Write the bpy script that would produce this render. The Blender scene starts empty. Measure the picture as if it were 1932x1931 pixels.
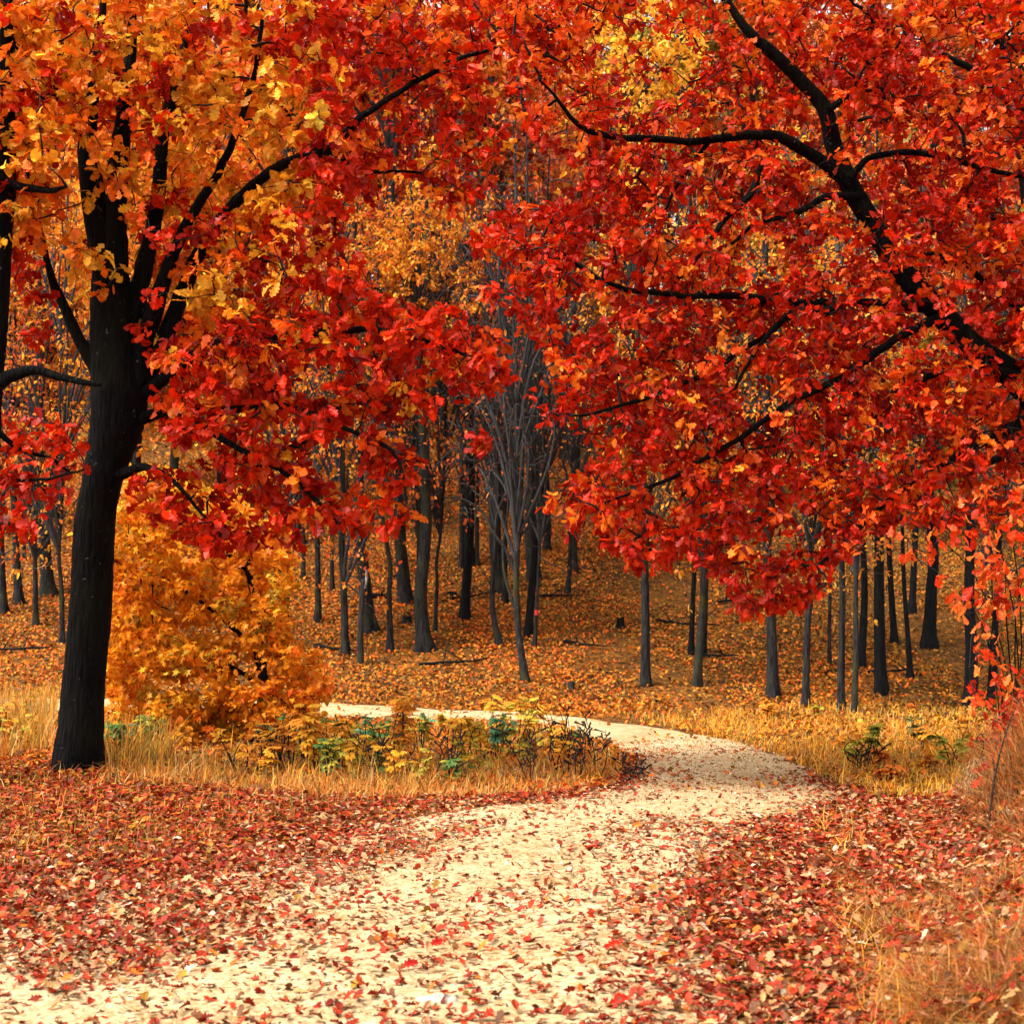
import bpy, math, random
import numpy as np
from mathutils import Matrix, Vector

rng = np.random.default_rng(11)
random.seed(11)
SC = bpy.context.scene
COL = SC.collection

# ------------------------------------------------------------------ camera, sky, sun, exposure
LENS = 50.0
CAM_H = 1.6
PITCH = math.atan(108.0 / 2683.0)
cam_data = bpy.data.cameras.new('camera')
cam_data.lens = LENS; cam_data.sensor_width = 36.0; cam_data.sensor_fit = 'HORIZONTAL'
cam_data.clip_start = 0.1; cam_data.clip_end = 1000.0
cam_data.dof.use_dof = True; cam_data.dof.focus_distance = 11.5; cam_data.dof.aperture_fstop = 5.0
cam = bpy.data.objects.new('camera', cam_data); COL.objects.link(cam)
cam.location = (0, 0, CAM_H); cam.rotation_euler = (math.radians(90) + PITCH, 0, 0)
SC.camera = cam

SUN_EL, SUN_AZ = math.radians(58), math.radians(242)      # azimuth clockwise from +Y: high on the left
world = bpy.data.worlds.new('World'); SC.world = world; world.use_nodes = True
wn = world.node_tree.nodes; wl = world.node_tree.links
sky = wn.new('ShaderNodeTexSky'); sky.sky_type = 'NISHITA'; sky.sun_disc = False
sky.sun_elevation = SUN_EL; sky.sun_rotation = SUN_AZ
sky.air_density = 0.7; sky.dust_density = 4.0; sky.ozone_density = 0.4
wn['Background'].inputs['Strength'].default_value = 0.15
hz = wn.new('ShaderNodeHueSaturation'); hz.inputs['Saturation'].default_value = 0.18          # thin white overcast
wm = wn.new('ShaderNodeMix'); wm.data_type = 'RGBA'; wm.blend_type = 'MULTIPLY'; wm.inputs['Factor'].default_value = 1.0; wm.inputs['B'].default_value = (1.0, 0.94, 0.88, 1)
wl.new(sky.outputs['Color'], hz.inputs['Color']); wl.new(hz.outputs['Color'], wm.inputs['A'])
wl.new(wm.outputs['Result'], wn['Background'].inputs['Color'])
sun = bpy.data.lights.new('sun', 'SUN'); sun.energy = 1.5; sun.angle = math.radians(22); sun.color = (1.0, 0.93, 0.82)
so = bpy.data.objects.new('sun', sun); COL.objects.link(so)
sd = Vector((math.sin(SUN_AZ) * math.cos(SUN_EL), math.cos(SUN_AZ) * math.cos(SUN_EL), math.sin(SUN_EL)))
so.rotation_euler = sd.to_track_quat('Z', 'Y').to_euler(); so.location = (0, -5, 20)
SC.view_settings.view_transform = 'Standard'; SC.view_settings.look = 'None'
SC.view_settings.exposure = 1.62; SC.view_settings.gamma = 1.0; SC.view_settings.use_curve_mapping = False
SC.render.engine = 'CYCLES'
SC.cycles.max_bounces = 4; SC.cycles.diffuse_bounces = 3; SC.cycles.transmission_bounces = 2; SC.cycles.glossy_bounces = 1
SC.cycles.transparent_max_bounces = 4
SC.cycles.use_denoising = True
SC.cycles.use_adaptive_sampling = True; SC.cycles.adaptive_threshold = 0.03

# ------------------------------------------------------------------ picture <-> place
F = 1932 * LENS / 36.0
CX, CY = 966.0, 965.5
ca, sa = math.cos(PITCH), math.sin(PITCH)
def rays(x, y):
    x = np.asarray(x, float); y = np.asarray(y, float)
    u = (x - CX) / F; v = -(y - CY) / F
    return np.stack([u, ca - v * sa, sa + v * ca], -1)
def P(x, y, Y):
    d = rays(x, y); t = np.asarray(Y, float) / d[..., 1]
    return d * t[..., None] + np.array([0, 0, CAM_H])
def project(p):
    q = np.asarray(p, float) - np.array([0, 0, CAM_H])
    dep = q[..., 1] * ca + q[..., 2] * sa
    up = -q[..., 1] * sa + q[..., 2] * ca
    dep = np.maximum(dep, 1e-3)
    return CX + F * q[..., 0] / dep, CY - F * up / dep, dep
def sstep(a, b, t):
    t = np.clip((np.asarray(t, float) - a) / (b - a), 0, 1); return t * t * (3 - 2 * t)
def wav(X, Y, s, k):
    r = np.random.default_rng(k); out = 0
    for i in range(5):
        a = r.uniform(0, 6.28); f = s * r.uniform(0.6, 1.7); ph = r.uniform(0, 6.28)
        out = out + np.sin((X * math.cos(a) + Y * math.sin(a)) * f + ph)
    return out / 5
def gz(X, Y):
    X = np.asarray(X, float); Y = np.asarray(Y, float)
    z = -0.62 * sstep(9.0, 21.0, Y)
    h = np.maximum(Y - 23.0 - 0.12 * np.clip(X, -8, 12), 0)
    z = z + 0.31 * (np.sqrt(h * h + 9.0) - 3.0)
    z = z - 0.10 * np.maximum(Y - 60, 0) * sstep(60, 90, Y)
    z = z + 0.05 * wav(X, Y, 0.9, 3) * sstep(7, 14, Y) + 0.35 * wav(X, Y, 0.25, 5) * sstep(24, 40, Y) + 0.02 * wav(X, Y, 1.6, 9)
    foot = 1.50 + 0.36 * (Y - 5.0) + 0.12 * np.sin(Y * 2.1)
    s = X - foot
    bank = 0.22 * sstep(-0.35, 0.5, s) + 0.75 * sstep(0.05, 0.75 + 0.5 * sstep(9, 5, Y), s) * sstep(4.5, 9.0, Y)
    z = z + bank * (1 - sstep(10.2, 11.6, Y)) * sstep(1, 4, Y)
    z = z + 0.02 * np.exp(-((X + 3.5) ** 2 + (Y - 11.4) ** 2) / 3.0)
    return z
YS = np.concatenate([np.linspace(2.6, 30, 500), np.geomspace(30.1, 150, 260)])
def hit(x, y):
    x = np.atleast_1d(np.asarray(x, float)); y = np.atleast_1d(np.asarray(y, float))
    out = np.zeros((len(x), 3))
    for s in range(0, len(x), 3000):
        d = rays(x[s:s + 3000], y[s:s + 3000])
        t = YS[None, :] / d[:, 1:2]
        X = d[:, 0:1] * t; Z = d[:, 2:3] * t + CAM_H
        below = Z <= gz(X, np.broadcast_to(YS, X.shape))
        below[:, -1] = True
        i = below.argmax(1)
        Yh = YS[i] - 0.5 * np.where(i > 0, YS[i] - YS[np.maximum(i - 1, 0)], 0)
        tt = Yh / d[:, 1]
        out[s:s + 3000, 0] = d[:, 0] * tt; out[s:s + 3000, 1] = Yh
    out[:, 2] = gz(out[:, 0], out[:, 1])
    return out
def inpoly(x, y, poly):
    x = np.asarray(x); y = np.asarray(y); c = np.zeros(x.shape, bool); n = len(poly)
    for i in range(n):
        x0, y0 = poly[i]; x1, y1 = poly[i - 1]
        m = ((y0 > y) != (y1 > y))
        with np.errstate(divide='ignore', invalid='ignore'):
            xi = (x1 - x0) * (y - y0) / ((y1 - y0) if y1 != y0 else 1e-9) + x0
        c ^= m & (x < xi)
    return c
def sample_poly(poly, n, dens=None):
    a = np.array(poly, float); lo, hi = a.min(0), a.max(0); xs, ys = [], []; got = 0
    while got < n:
        x = rng.uniform(lo[0], hi[0], 4 * n); y = rng.uniform(lo[1], hi[1], 4 * n)
        k = inpoly(x, y, poly)
        if dens is not None: k &= rng.random(4 * n) < dens(x, y)
        xs.append(x[k]); ys.append(y[k]); got += int(k.sum())
    return np.concatenate(xs)[:n], np.concatenate(ys)[:n]
def unit(v):
    return v / np.maximum(np.linalg.norm(v, axis=-1, keepdims=True), 1e-9)

# ------------------------------------------------------------------ objects
def tag(o, label=None, cat=None, group=None, kind=None):
    if label: o['label'] = label
    if cat: o['category'] = cat
    if group: o['group'] = group
    if kind: o['kind'] = kind
    return o
def link(name, data, parent=None):
    o = bpy.data.objects.new(name, data); COL.objects.link(o)
    if parent is not None: o.parent = parent
    return o
def empty(name, loc):
    o = link(name, None); o.location = tuple(float(c) for c in loc); o.empty_display_size = 0.2
    return o
def mesh(name, V, Fc, mat, smooth=True, attrs=None):
    """V (n,3); Fc list of (m,k) int arrays"""
    V = np.asarray(V, np.float32)
    if not isinstance(Fc, list): Fc = [Fc]
    Fc = [np.asarray(f, np.int32) for f in Fc if len(f)]
    me = bpy.data.meshes.new(name)
    me.vertices.add(len(V)); me.vertices.foreach_set('co', V.ravel())
    loops = np.concatenate([f.ravel() for f in Fc]); tot = np.concatenate([np.full(len(f), f.shape[1], np.int32) for f in Fc])
    me.loops.add(len(loops)); me.loops.foreach_set('vertex_index', loops)
    me.polygons.add(len(tot)); st = np.zeros(len(tot), np.int32); st[1:] = np.cumsum(tot)[:-1]
    me.polygons.foreach_set('loop_start', st)
    me.polygons.foreach_set('use_smooth', np.full(len(tot), smooth, bool))
    for k, (typ, arr) in (attrs or {}).items():
        a = me.attributes.new(k, typ, 'POINT')
        if typ == 'FLOAT_COLOR':
            a.data.foreach_set('color', np.concatenate([arr, np.ones((len(arr), 1))], 1).astype(np.float32).ravel())
        else: a.data.foreach_set('value', np.asarray(arr, np.float32))
    me.update(calc_edges=True)
    if mat: me.materials.append(mat)
    return me

def resample(pts, rad, step):
    pts = np.asarray(pts, float); rad = np.asarray(rad, float)
    # Catmull-Rom through the points
    n = len(pts); ext = np.vstack([2 * pts[0] - pts[1], pts, 2 * pts[-1] - pts[-2]])
    oP, oR = [], []
    for i in range(n - 1):
        p0, p1, p2, p3 = ext[i:i + 4]; L = np.linalg.norm(p2 - p1); k = max(1, int(math.ceil(L / step)))
        t = (np.arange(k) / k)[:, None]
        oP.append(0.5 * ((2 * p1) + (-p0 + p2) * t + (2 * p0 - 5 * p1 + 4 * p2 - p3) * t ** 2 + (-p0 + 3 * p1 - 3 * p2 + p3) * t ** 3))
        oR.append(rad[i] + (rad[i + 1] - rad[i]) * t[:, 0])
    return np.vstack(oP + [pts[-1:]]), np.concatenate(oR + [rad[-1:]])

def tube(pts, rad, sides, cap=True, rough=0.0, seed=0, flare=None):
    pts = np.asarray(pts, float); n = len(pts)
    T = np.gradient(pts, axis=0); T = unit(T)
    ref = np.array([0.0, 1.0, 0.0]) if abs(T[0][1]) < 0.9 else np.array([1.0, 0, 0])
    N = np.zeros((n, 3)); N[0] = unit(np.cross(np.cross(T[0], ref), T[0]))
    for i in range(1, n):
        v = N[i - 1] - T[i] * np.dot(N[i - 1], T[i]); N[i] = unit(v)
    B = np.cross(T, N)
    a = np.arange(sides) / sides * 2 * np.pi
    r = np.asarray(rad, float)[:, None] * np.ones((1, sides))
    if rough:
        q = np.random.default_rng(seed); s = np.cumsum(np.r_[0, np.linalg.norm(np.diff(pts, axis=0), axis=1)])[:, None]
        d = 0
        for k in range(7):
            m = int(q.integers(1, max(2, sides // 3))); d = d + np.sin(m * a[None] + q.uniform(0, 6.28) + s * q.uniform(-1.5, 1.5) / max(rad[0], .02) * 0.12) * q.uniform(0.3, 1)
        r = r * (1 + rough * d / 2.5 + rough * 0.5 * q.standard_normal(r.shape))
    if flare is not None: r = r * flare(np.arange(n), a)
    V = pts[:, None] + r[..., None] * (np.cos(a)[None, :, None] * N[:, None] + np.sin(a)[None, :, None] * B[:, None])
    V = V.reshape(-1, 3)
    i = np.arange(n - 1)[:, None] * sides; j = np.arange(sides)[None]; j2 = (j + 1) % sides
    Q = np.stack([i + j, i + j2, i + sides + j2, i + sides + j], -1).reshape(-1, 4)
    tri = []
    if cap:
        V = np.vstack([V, pts[-1] + T[-1] * rad[-1] * 0.6]); top = (n - 1) * sides
        tri = np.array([[top + k, top + (k + 1) % sides, n * sides] for k in range(sides)])
    return V, Q, tri
class Bag:
    def __init__(s): s.V = []; s.Q = []; s.T = []; s.n = 0
    def add(s, V, Q=(), T=()):
        s.V.append(V)
        if len(Q): s.Q.append(np.asarray(Q) + s.n)
        if len(T): s.T.append(np.asarray(T) + s.n)
        s.n += len(V); return s
    def build(s, name, mat, parent=None, org=(0, 0, 0), smooth=True, attrs=None):
        Fc = []
        if s.Q: Fc.append(np.vstack(s.Q))
        if s.T: Fc.append(np.vstack(s.T))
        return link(name, mesh(name, np.vstack(s.V) - np.asarray(org, float), Fc, mat, smooth, attrs), parent)

# ------------------------------------------------------------------ materials
def new_mat(name):
    m = bpy.data.materials.new(name); m.use_nodes = True; nt = m.node_tree
    for n in list(nt.nodes): nt.nodes.remove(n)
    out = nt.nodes.new('ShaderNodeOutputMaterial')
    return m, nt, out
def nd(nt, t, **kw):
    n = nt.nodes.new(t)
    for k, v in kw.items(): setattr(n, k, v)
    return n
def leaf_mat(name, source, trans=0.30, rough=0.42, spec=0.22):
    m, nt, out = new_mat(name)
    if source == 'attr':
        c = nd(nt, 'ShaderNodeAttribute', attribute_name='tint').outputs['Color']
    elif source == 'object':
        c = nd(nt, 'ShaderNodeObjectInfo').outputs['Color']
    else:                                    # object colour varied leaf by leaf
        oi = nd(nt, 'ShaderNodeObjectInfo'); at = nd(nt, 'ShaderNodeAttribute', attribute_name='rnd')
        hs = nd(nt, 'ShaderNodeHueSaturation')
        mr = nd(nt, 'ShaderNodeMapRange'); mr.inputs['To Min'].default_value = 0.465; mr.inputs['To Max'].default_value = 0.525
        nt.links.new(at.outputs['Fac'], mr.inputs['Value']); nt.links.new(mr.outputs[0], hs.inputs['Hue'])
        at2 = nd(nt, 'ShaderNodeAttribute', attribute_name='val'); mv = nd(nt, 'ShaderNodeMapRange')
        mv.inputs['To Min'].default_value = 0.55; mv.inputs['To Max'].default_value = 1.25
        nt.links.new(at2.outputs['Fac'], mv.inputs['Value']); nt.links.new(mv.outputs[0], hs.inputs['Value'])
        nt.links.new(oi.outputs['Color'], hs.inputs['Color']); c = hs.outputs['Color']
    # small veins and blotches
    tc = nd(nt, 'ShaderNodeNewGeometry'); no = nd(nt, 'ShaderNodeTexNoise'); no.inputs['Scale'].default_value = 26.0; no.inputs['Detail'].default_value = 1
    nt.links.new(tc.outputs['Position'], no.inputs['Vector'])
    mx = nd(nt, 'ShaderNodeMapRange'); mx.inputs['From Min'].default_value = 0.3; mx.inputs['From Max'].default_value = 0.7
    mx.inputs['To Min'].default_value = 0.78; mx.inputs['To Max'].default_value = 1.15
    nt.links.new(no.outputs['Fac'], mx.inputs['Value'])
    mul = nd(nt, 'ShaderNodeMix', data_type='RGBA', blend_type='MULTIPLY'); mul.inputs['Factor'].default_value = 1.0
    nt.links.new(c, mul.inputs['A']); nt.links.new(mx.outputs[0], mul.inputs['B']); c = mul.outputs['Result']
    df = nd(nt, 'ShaderNodeBsdfDiffuse'); gl = nd(nt, 'ShaderNodeBsdfGlossy'); gl.inputs['Roughness'].default_value = rough; gl.inputs['Color'].default_value = (1, .95, .88, 1)
    pb = nd(nt, 'ShaderNodeMixShader'); pb.inputs[0].default_value = spec * .09; nt.links.new(df.outputs[0], pb.inputs[1]); nt.links.new(gl.outputs[0], pb.inputs[2])
    tr = nd(nt, 'ShaderNodeBsdfTranslucent'); ms = nd(nt, 'ShaderNodeMixShader'); ms.inputs[0].default_value = trans
    nt.links.new(c, df.inputs['Color']); nt.links.new(c, tr.inputs['Color'])
    nt.links.new(pb.outputs[0], ms.inputs[1]); nt.links.new(tr.outputs[0], ms.inputs[2]); nt.links.new(ms.outputs[0], out.inputs[0])
    return m
def bark_mat(name, dark, light, moss=None, moss_amt=0.0, scale=1.0, bump=0.6, lichen=0.0):
    m, nt, out = new_mat(name)
    g = nd(nt, 'ShaderNodeNewGeometry'); mp = nd(nt, 'ShaderNodeMapping'); mp.inputs['Scale'].default_value = (1, 1, 0.16)
    nt.links.new(g.outputs['Position'], mp.inputs['Vector'])
    n1 = nd(nt, 'ShaderNodeTexNoise'); n1.inputs['Scale'].default_value = 38 * scale; n1.inputs['Detail'].default_value = 5; n1.inputs['Roughness'].default_value = 0.65
    nt.links.new(mp.outputs[0], n1.inputs['Vector'])
    vo = nd(nt, 'ShaderNodeTexVoronoi', feature='DISTANCE_TO_EDGE'); vo.inputs['Scale'].default_value = 26 * scale
    nt.links.new(mp.outputs[0], vo.inputs['Vector'])
    ra = nd(nt, 'ShaderNodeValToRGB'); ra.color_ramp.elements[0].position = 0.38; ra.color_ramp.elements[1].position = 0.72
    ra.color_ramp.elements[0].color = (*dark, 1); ra.color_ramp.elements[1].color = (*light, 1)
    nt.links.new(n1.outputs['Fac'], ra.inputs[0]); c = ra.outputs[0]
    def blend(c, scale, lo, hi, col, amt):
        n2 = nd(nt, 'ShaderNodeTexNoise'); n2.inputs['Scale'].default_value = scale; n2.inputs['Detail'].default_value = 4
        nt.links.new(g.outputs['Position'], n2.inputs['Vector'])
        r2 = nd(nt, 'ShaderNodeMapRange'); r2.inputs['From Min'].default_value = lo; r2.inputs['From Max'].default_value = hi; r2.inputs['To Max'].default_value = amt
        nt.links.new(n2.outputs['Fac'], r2.inputs['Value'])
        mx = nd(nt, 'ShaderNodeMix', data_type='RGBA'); nt.links.new(r2.outputs[0], mx.inputs['Factor'])
        nt.links.new(c, mx.inputs['A']); mx.inputs['B'].default_value = (*col, 1); return mx.outputs['Result']
    if moss: c = blend(c, 2.2, 0.48, 0.68, moss, moss_amt)
    if lichen: c = blend(c, 24, 0.68, 0.74, (0.22, 0.24, 0.23), lichen)
    pb = nd(nt, 'ShaderNodeBsdfPrincipled'); pb.inputs['Roughness'].default_value = 0.9; pb.inputs['Specular IOR Level'].default_value = 0.12
    nt.links.new(c, pb.inputs['Base Color'])
    ad = nd(nt, 'ShaderNodeMath', operation='ADD'); nt.links.new(n1.outputs['Fac'], ad.inputs[0]); nt.links.new(vo.outputs['Distance'], ad.inputs[1])
    bu = nd(nt, 'ShaderNodeBump'); bu.inputs['Strength'].default_value = bump; bu.inputs['Distance'].default_value = 0.03
    nt.links.new(ad.outputs[0], bu.inputs['Height']); nt.links.new(bu.outputs[0], pb.inputs['Normal'])
    nt.links.new(pb.outputs[0], out.inputs[0]); return m
def earth_mat(name, stops, scale=9.0, bump=0.5, fine=60.0, dist=0.02):
    m, nt, out = new_mat(name)
    g = nd(nt, 'ShaderNodeNewGeometry')
    n1 = nd(nt, 'ShaderNodeTexNoise'); n1.inputs['Scale'].default_value = scale; n1.inputs['Detail'].default_value = 8; n1.inputs['Roughness'].default_value = 0.72
    n2 = nd(nt, 'ShaderNodeTexVoronoi'); n2.inputs['Scale'].default_value = fine
    n3 = nd(nt, 'ShaderNodeTexNoise'); n3.inputs['Scale'].default_value = 0.7; n3.inputs['Detail'].default_value = 3
    for n in (n1, n2, n3): nt.links.new(g.outputs['Position'], n.inputs['Vector'])
    a1 = nd(nt, 'ShaderNodeMix', data_type='FLOAT'); a1.inputs[0].default_value = 0.35
    sp = nd(nt, 'ShaderNodeSeparateColor'); nt.links.new(n2.outputs['Color'], sp.inputs[0])
    nt.links.new(n1.outputs['Fac'], a1.inputs[2]); nt.links.new(sp.outputs[0], a1.inputs[3])
    a2 = nd(nt, 'ShaderNodeMix', data_type='FLOAT'); a2.inputs[0].default_value = 0.3
    nt.links.new(a1.outputs[0], a2.inputs[2]); nt.links.new(n3.outputs['Fac'], a2.inputs[3])
    ra = nd(nt, 'ShaderNodeValToRGB'); el = ra.color_ramp.elements
    el[0].position, el[0].color = stops[0][0], (*stops[0][1], 1); el[1].position, el[1].color = stops[-1][0], (*stops[-1][1], 1)
    for p, c in stops[1:-1]: e = el.new(p); e.color = (*c, 1)
    nt.links.new(a2.outputs[0], ra.inputs[0])
    pb = nd(nt, 'ShaderNodeBsdfPrincipled'); pb.inputs['Roughness'].default_value = 0.95; pb.inputs['Specular IOR Level'].default_value = 0.08
    nt.links.new(ra.outputs[0], pb.inputs['Base Color'])
    bu = nd(nt, 'ShaderNodeBump'); bu.inputs['Strength'].default_value = bump; bu.inputs['Distance'].default_value = dist
    nt.links.new(a1.outputs[0], bu.inputs['Height']); nt.links.new(bu.outputs[0], pb.inputs['Normal'])
    nt.links.new(pb.outputs[0], out.inputs[0]); return m
M_LEAF = leaf_mat('autumn_leaf', 'attr'); M_LEAF_ONE = leaf_mat('autumn_leaf_single', 'object')
M_MAPLE = leaf_mat('maple_leaf', 'attr', trans=0.45); M_MAPLE_ONE = leaf_mat('maple_leaf_single', 'object', trans=0.45)
M_LEAF_FOREST = leaf_mat('forest_leaf', 'varied', trans=0.35)
M_FALLEN = leaf_mat('fallen_leaf', 'attr', trans=0.12, rough=0.6); M_FALLEN_ONE = leaf_mat('fallen_leaf_single', 'object', trans=0.12, rough=0.6)
M_GRASS = leaf_mat('dry_grass', 'attr', trans=0.25, rough=0.6)
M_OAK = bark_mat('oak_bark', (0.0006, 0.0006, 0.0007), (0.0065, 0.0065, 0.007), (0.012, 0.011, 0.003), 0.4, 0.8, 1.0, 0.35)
M_TWIG = bark_mat('twig_bark', (0.010, 0.009, 0.009), (0.035, 0.03, 0.028), None, 0, 1.0, 0.3)
M_GREY = bark_mat('grey_bark', (0.008, 0.0085, 0.009), (0.042, 0.041, 0.042), (0.045, 0.05, 0.02), 0.5, 0.8, 0.6)
M_DARK = bark_mat('dark_bark', (0.0035, 0.004, 0.0045), (0.016, 0.017, 0.018), None, 0, 0.8, 0.6)
M_MOSS = bark_mat('mossy_bark', (0.012, 0.012, 0.012), (0.05, 0.05, 0.05), (0.04, 0.042, 0.012), 0.85, 0.8, 0.6, 0.8)
M_FTWIG = bark_mat('forest_twig', (0.026, 0.026, 0.028), (0.068, 0.066, 0.068), None, 0, 1, 0.2)
M_PALE = bark_mat('bare_wood', (0.16, 0.15, 0.14), (0.42, 0.40, 0.36), None, 0, 1, 0.4)
M_PATH = earth_mat('gravel_path', [(0.28, (0.14, 0.085, 0.035)), (0.40, (0.32, 0.21, 0.10)), (0.50, (0.40, 0.29, 0.15)), (0.60, (0.48, 0.375, 0.225)), (0.74, (0.56, 0.47, 0.32))], 5.0, 0.5, 60.0, 0.02)
M_GROUND = earth_mat('leafy_soil', [(0.30, (0.025, 0.015, 0.006)), (0.46, (0.09, 0.042, 0.012)), (0.58, (0.24, 0.09, 0.014)), (0.74, (0.38, 0.15, 0.02))], 14.0, 0.9, 22.0, 0.05)
M_STONE = earth_mat('stone', [(0.3, (0.10, 0.095, 0.09)), (0.7, (0.32, 0.30, 0.27))], 12, 0.5, 30)
M_STONE_PALE = earth_mat('pale_stone', [(0.3, (0.34, 0.30, 0.23)), (0.7, (0.50, 0.46, 0.38))], 12, 0.4, 30)

# ------------------------------------------------------------------ ground and path
def grid(xs, ys, zf):
    X, Y = np.meshgrid(xs, ys); V = np.stack([X, Y, zf(X, Y)], -1).reshape(-1, 3); nx = len(xs)
    i, j = np.meshgrid(np.arange(len(ys) - 1), np.arange(nx - 1), indexing='ij'); k = i * nx + j
    return V, np.stack([k, k + 1, k + nx + 1, k + nx], -1).reshape(-1, 4)
gx = np.sinh(np.linspace(-3.6, 3.6, 250)) * 9.0; gy = np.concatenate([np.linspace(-60, 1.5, 12), np.linspace(1.6, 26, 170), np.geomspace(26.3, 320, 70)])
V, Q = grid(gx, gy, gz)
tag(link('ground', mesh('ground', V, Q, M_GROUND)), 'leaf strewn woodland floor rising into a wooded hillside', kind='structure')

LEFT = [(-1500, 2600), (-900, 2150), (-420, 1900), (-60, 1735), (360, 1640), (760, 1545), (1060, 1506), (1188, 1470), (1186, 1425), (1075, 1378), (880, 1362), (600, 1352), (300, 1347), (-100, 1345)]
RIGHT = [(1900, 2600), (1620, 2150), (1420, 1900), (1330, 1760), (1330, 1650), (1440, 1570), (1560, 1525), (1592, 1485), (1505, 1437), (1330, 1389), (1060, 1350), (600, 1324), (300, 1318), (-100, 1316)]
def ground_flat(pts):
    o = []
    for x, y in pts:
        d = rays(x, y); t = CAM_H / -d[2]
        if t * d[1] < 4.5: o.append((d[0] * t, d[1] * t))
        else: h = hit([x], [y])[0]; o.append((h[0], h[1]))
    return np.array(o)
def smooth_line(p, n):
    q, _ = resample(np.c_[p, np.zeros(len(p))], np.zeros(len(p)), 0.02); s = np.cumsum(np.r_[0, np.linalg.norm(np.diff(q, axis=0), axis=1)])
    k = np.linspace(0, len(p) - 1, n); base = []
    # keep left and right in step: interpolate by control index
    pe = np.vstack([2 * p[0] - p[1], p, 2 * p[-1] - p[-2]])
    for v in k:
        i = min(int(v), len(p) - 2); t = v - i; a, b, c, d = pe[i:i + 4]
        base.append(0.5 * ((2 * b) + (c - a) * t + (2 * a - 5 * b + 4 * c - d) * t * t + (-a + 3 * b - 3 * c + d) * t ** 3))
    return np.array(base)
EL, ER = smooth_line(ground_flat(LEFT), 260), smooth_line(ground_flat(RIGHT), 260)
EL += 0.05 * np.stack([np.sin(np.arange(260) * 0.9), np.cos(np.arange(260) * 0.7)], 1); ER += 0.05 * np.stack([np.sin(np.arange(260) * 1.1), np.cos(np.arange(260) * 0.8)], 1)
w = np.linspace(0, 1, 26)
PXY = EL[:, None] * (1 - w)[None, :, None] + ER[:, None] * w[None, :, None]
rut = 0.018 * (1 - np.abs(2 * w - 1) ** 4) - 0.014 * np.exp(-((w - 0.3) / 0.07) ** 2) - 0.014 * np.exp(-((w - 0.7) / 0.07) ** 2)
PZ = gz(PXY[..., 0], PXY[..., 1]) + 0.010 + rut[None] + 0.006 * wav(PXY[..., 0], PXY[..., 1], 5, 17)
PZ[:, 0] = gz(PXY[:, 0, 0], PXY[:, 0, 1]) - 0.02; PZ[:, -1] = gz(PXY[:, -1, 0], PXY[:, -1, 1]) - 0.02
i, j = np.meshgrid(np.arange(259), np.arange(25), indexing='ij'); k = i * 26 + j
tag(link('path', mesh('path', np.concatenate([PXY, PZ[..., None]], -1).reshape(-1, 3), np.stack([k, k + 1, k + 27, k + 26], -1).reshape(-1, 4), M_PATH)), 'pale gravel track curving away into the woods', kind='structure')
PATH_POLY = [tuple(p) for p in EL[::4]] + [tuple(p) for p in ER[::-4]]
def path_depth(X, Y):
    """signed: metres inside the path (+) or outside (-)"""
    E = np.vstack([EL[::3], ER[::3]]); d = np.full(X.shape, 1e9)
    for s in range(0, len(X), 4000):
        d[s:s + 4000] = np.sqrt(((X[s:s + 4000, None] - E[None, :, 0]) ** 2 + (Y[s:s + 4000, None] - E[None, :, 1]) ** 2).min(1))
    return np.where(inpoly(X, Y, PATH_POLY), d, -d)

# ------------------------------------------------------------------ leaf templates (x across, y along, z up)
def oak_leaf(curl=0.1, fold=0.2, wide=1.0, twist=0.0):
    o = [(0.0, .015), (.16, .07), (.25, .18), (.33, .10), (.45, .28), (.53, .15), (.67, .34), (.75, .19), (.87, .22), (.94, .09), (1.0, 0.0)]
    mid = [0.0, .33, .53, .75, 1.0]
    Vv = [(0, t, 0) for t in mid]; idx = {}
    for s in (-1, 1):
        for k, (t, w_) in enumerate(o[1:10], 1): idx[(s, k)] = len(Vv); Vv.append((s * w_ * wide, t + 0.02 * s, 0))
    T = []
    A, B, C, D, E = range(5)
    for s in (-1, 1):
        q = lambda k: idx[(s, k)]
        tr = [(A, q(1), q(2)), (A, q(2), B), (B, q(2), q(3)), (B, q(3), q(4)), (B, q(4), C), (C, q(4), q(5)), (C, q(5), q(6)), (C, q(6), D), (D, q(6), q(7)), (D, q(7), q(8)), (D, q(8), q(9)), (D, q(9), E)]
        T += tr if s > 0 else [(a, c, b) for a, b, c in tr]
    Vv = np.array(Vv, float)
    Vv[:, 2] = fold * np.abs(Vv[:, 0]) - curl * Vv[:, 1] ** 2 + twist * Vv[:, 0] * Vv[:, 1] + 0.03 * np.sin(Vv[:, 1] * 17 + Vv[:, 0] * 9)
    return Vv, np.array(T)
def oak_low(curl=0.1, fold=0.2, wide=1.0, twist=0.0):
    Vv = [(0, 0, 0), (0, .55, 0), (0, 1, 0)]; T = []
    for s in (-1, 1):
        b = len(Vv); Vv += [(s * .25 * wide, .42, 0), (s * .14 * wide, .54, 0), (s * .33 * wide, .68, 0), (s * .17 * wide, .90, 0)]
        tr = [(0, b, 1), (1, b, b + 1), (1, b + 1, b + 2), (1, b + 2, b + 3), (1, b + 3, 2)]; T += tr if s > 0 else [(x, z, y) for x, y, z in tr]
    Vv = np.array(Vv, float); Vv[:, 2] = fold * np.abs(Vv[:, 0]) - curl * Vv[:, 1] ** 2 + twist * Vv[:, 0] * Vv[:, 1]
    return Vv, np.array(T)
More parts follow.
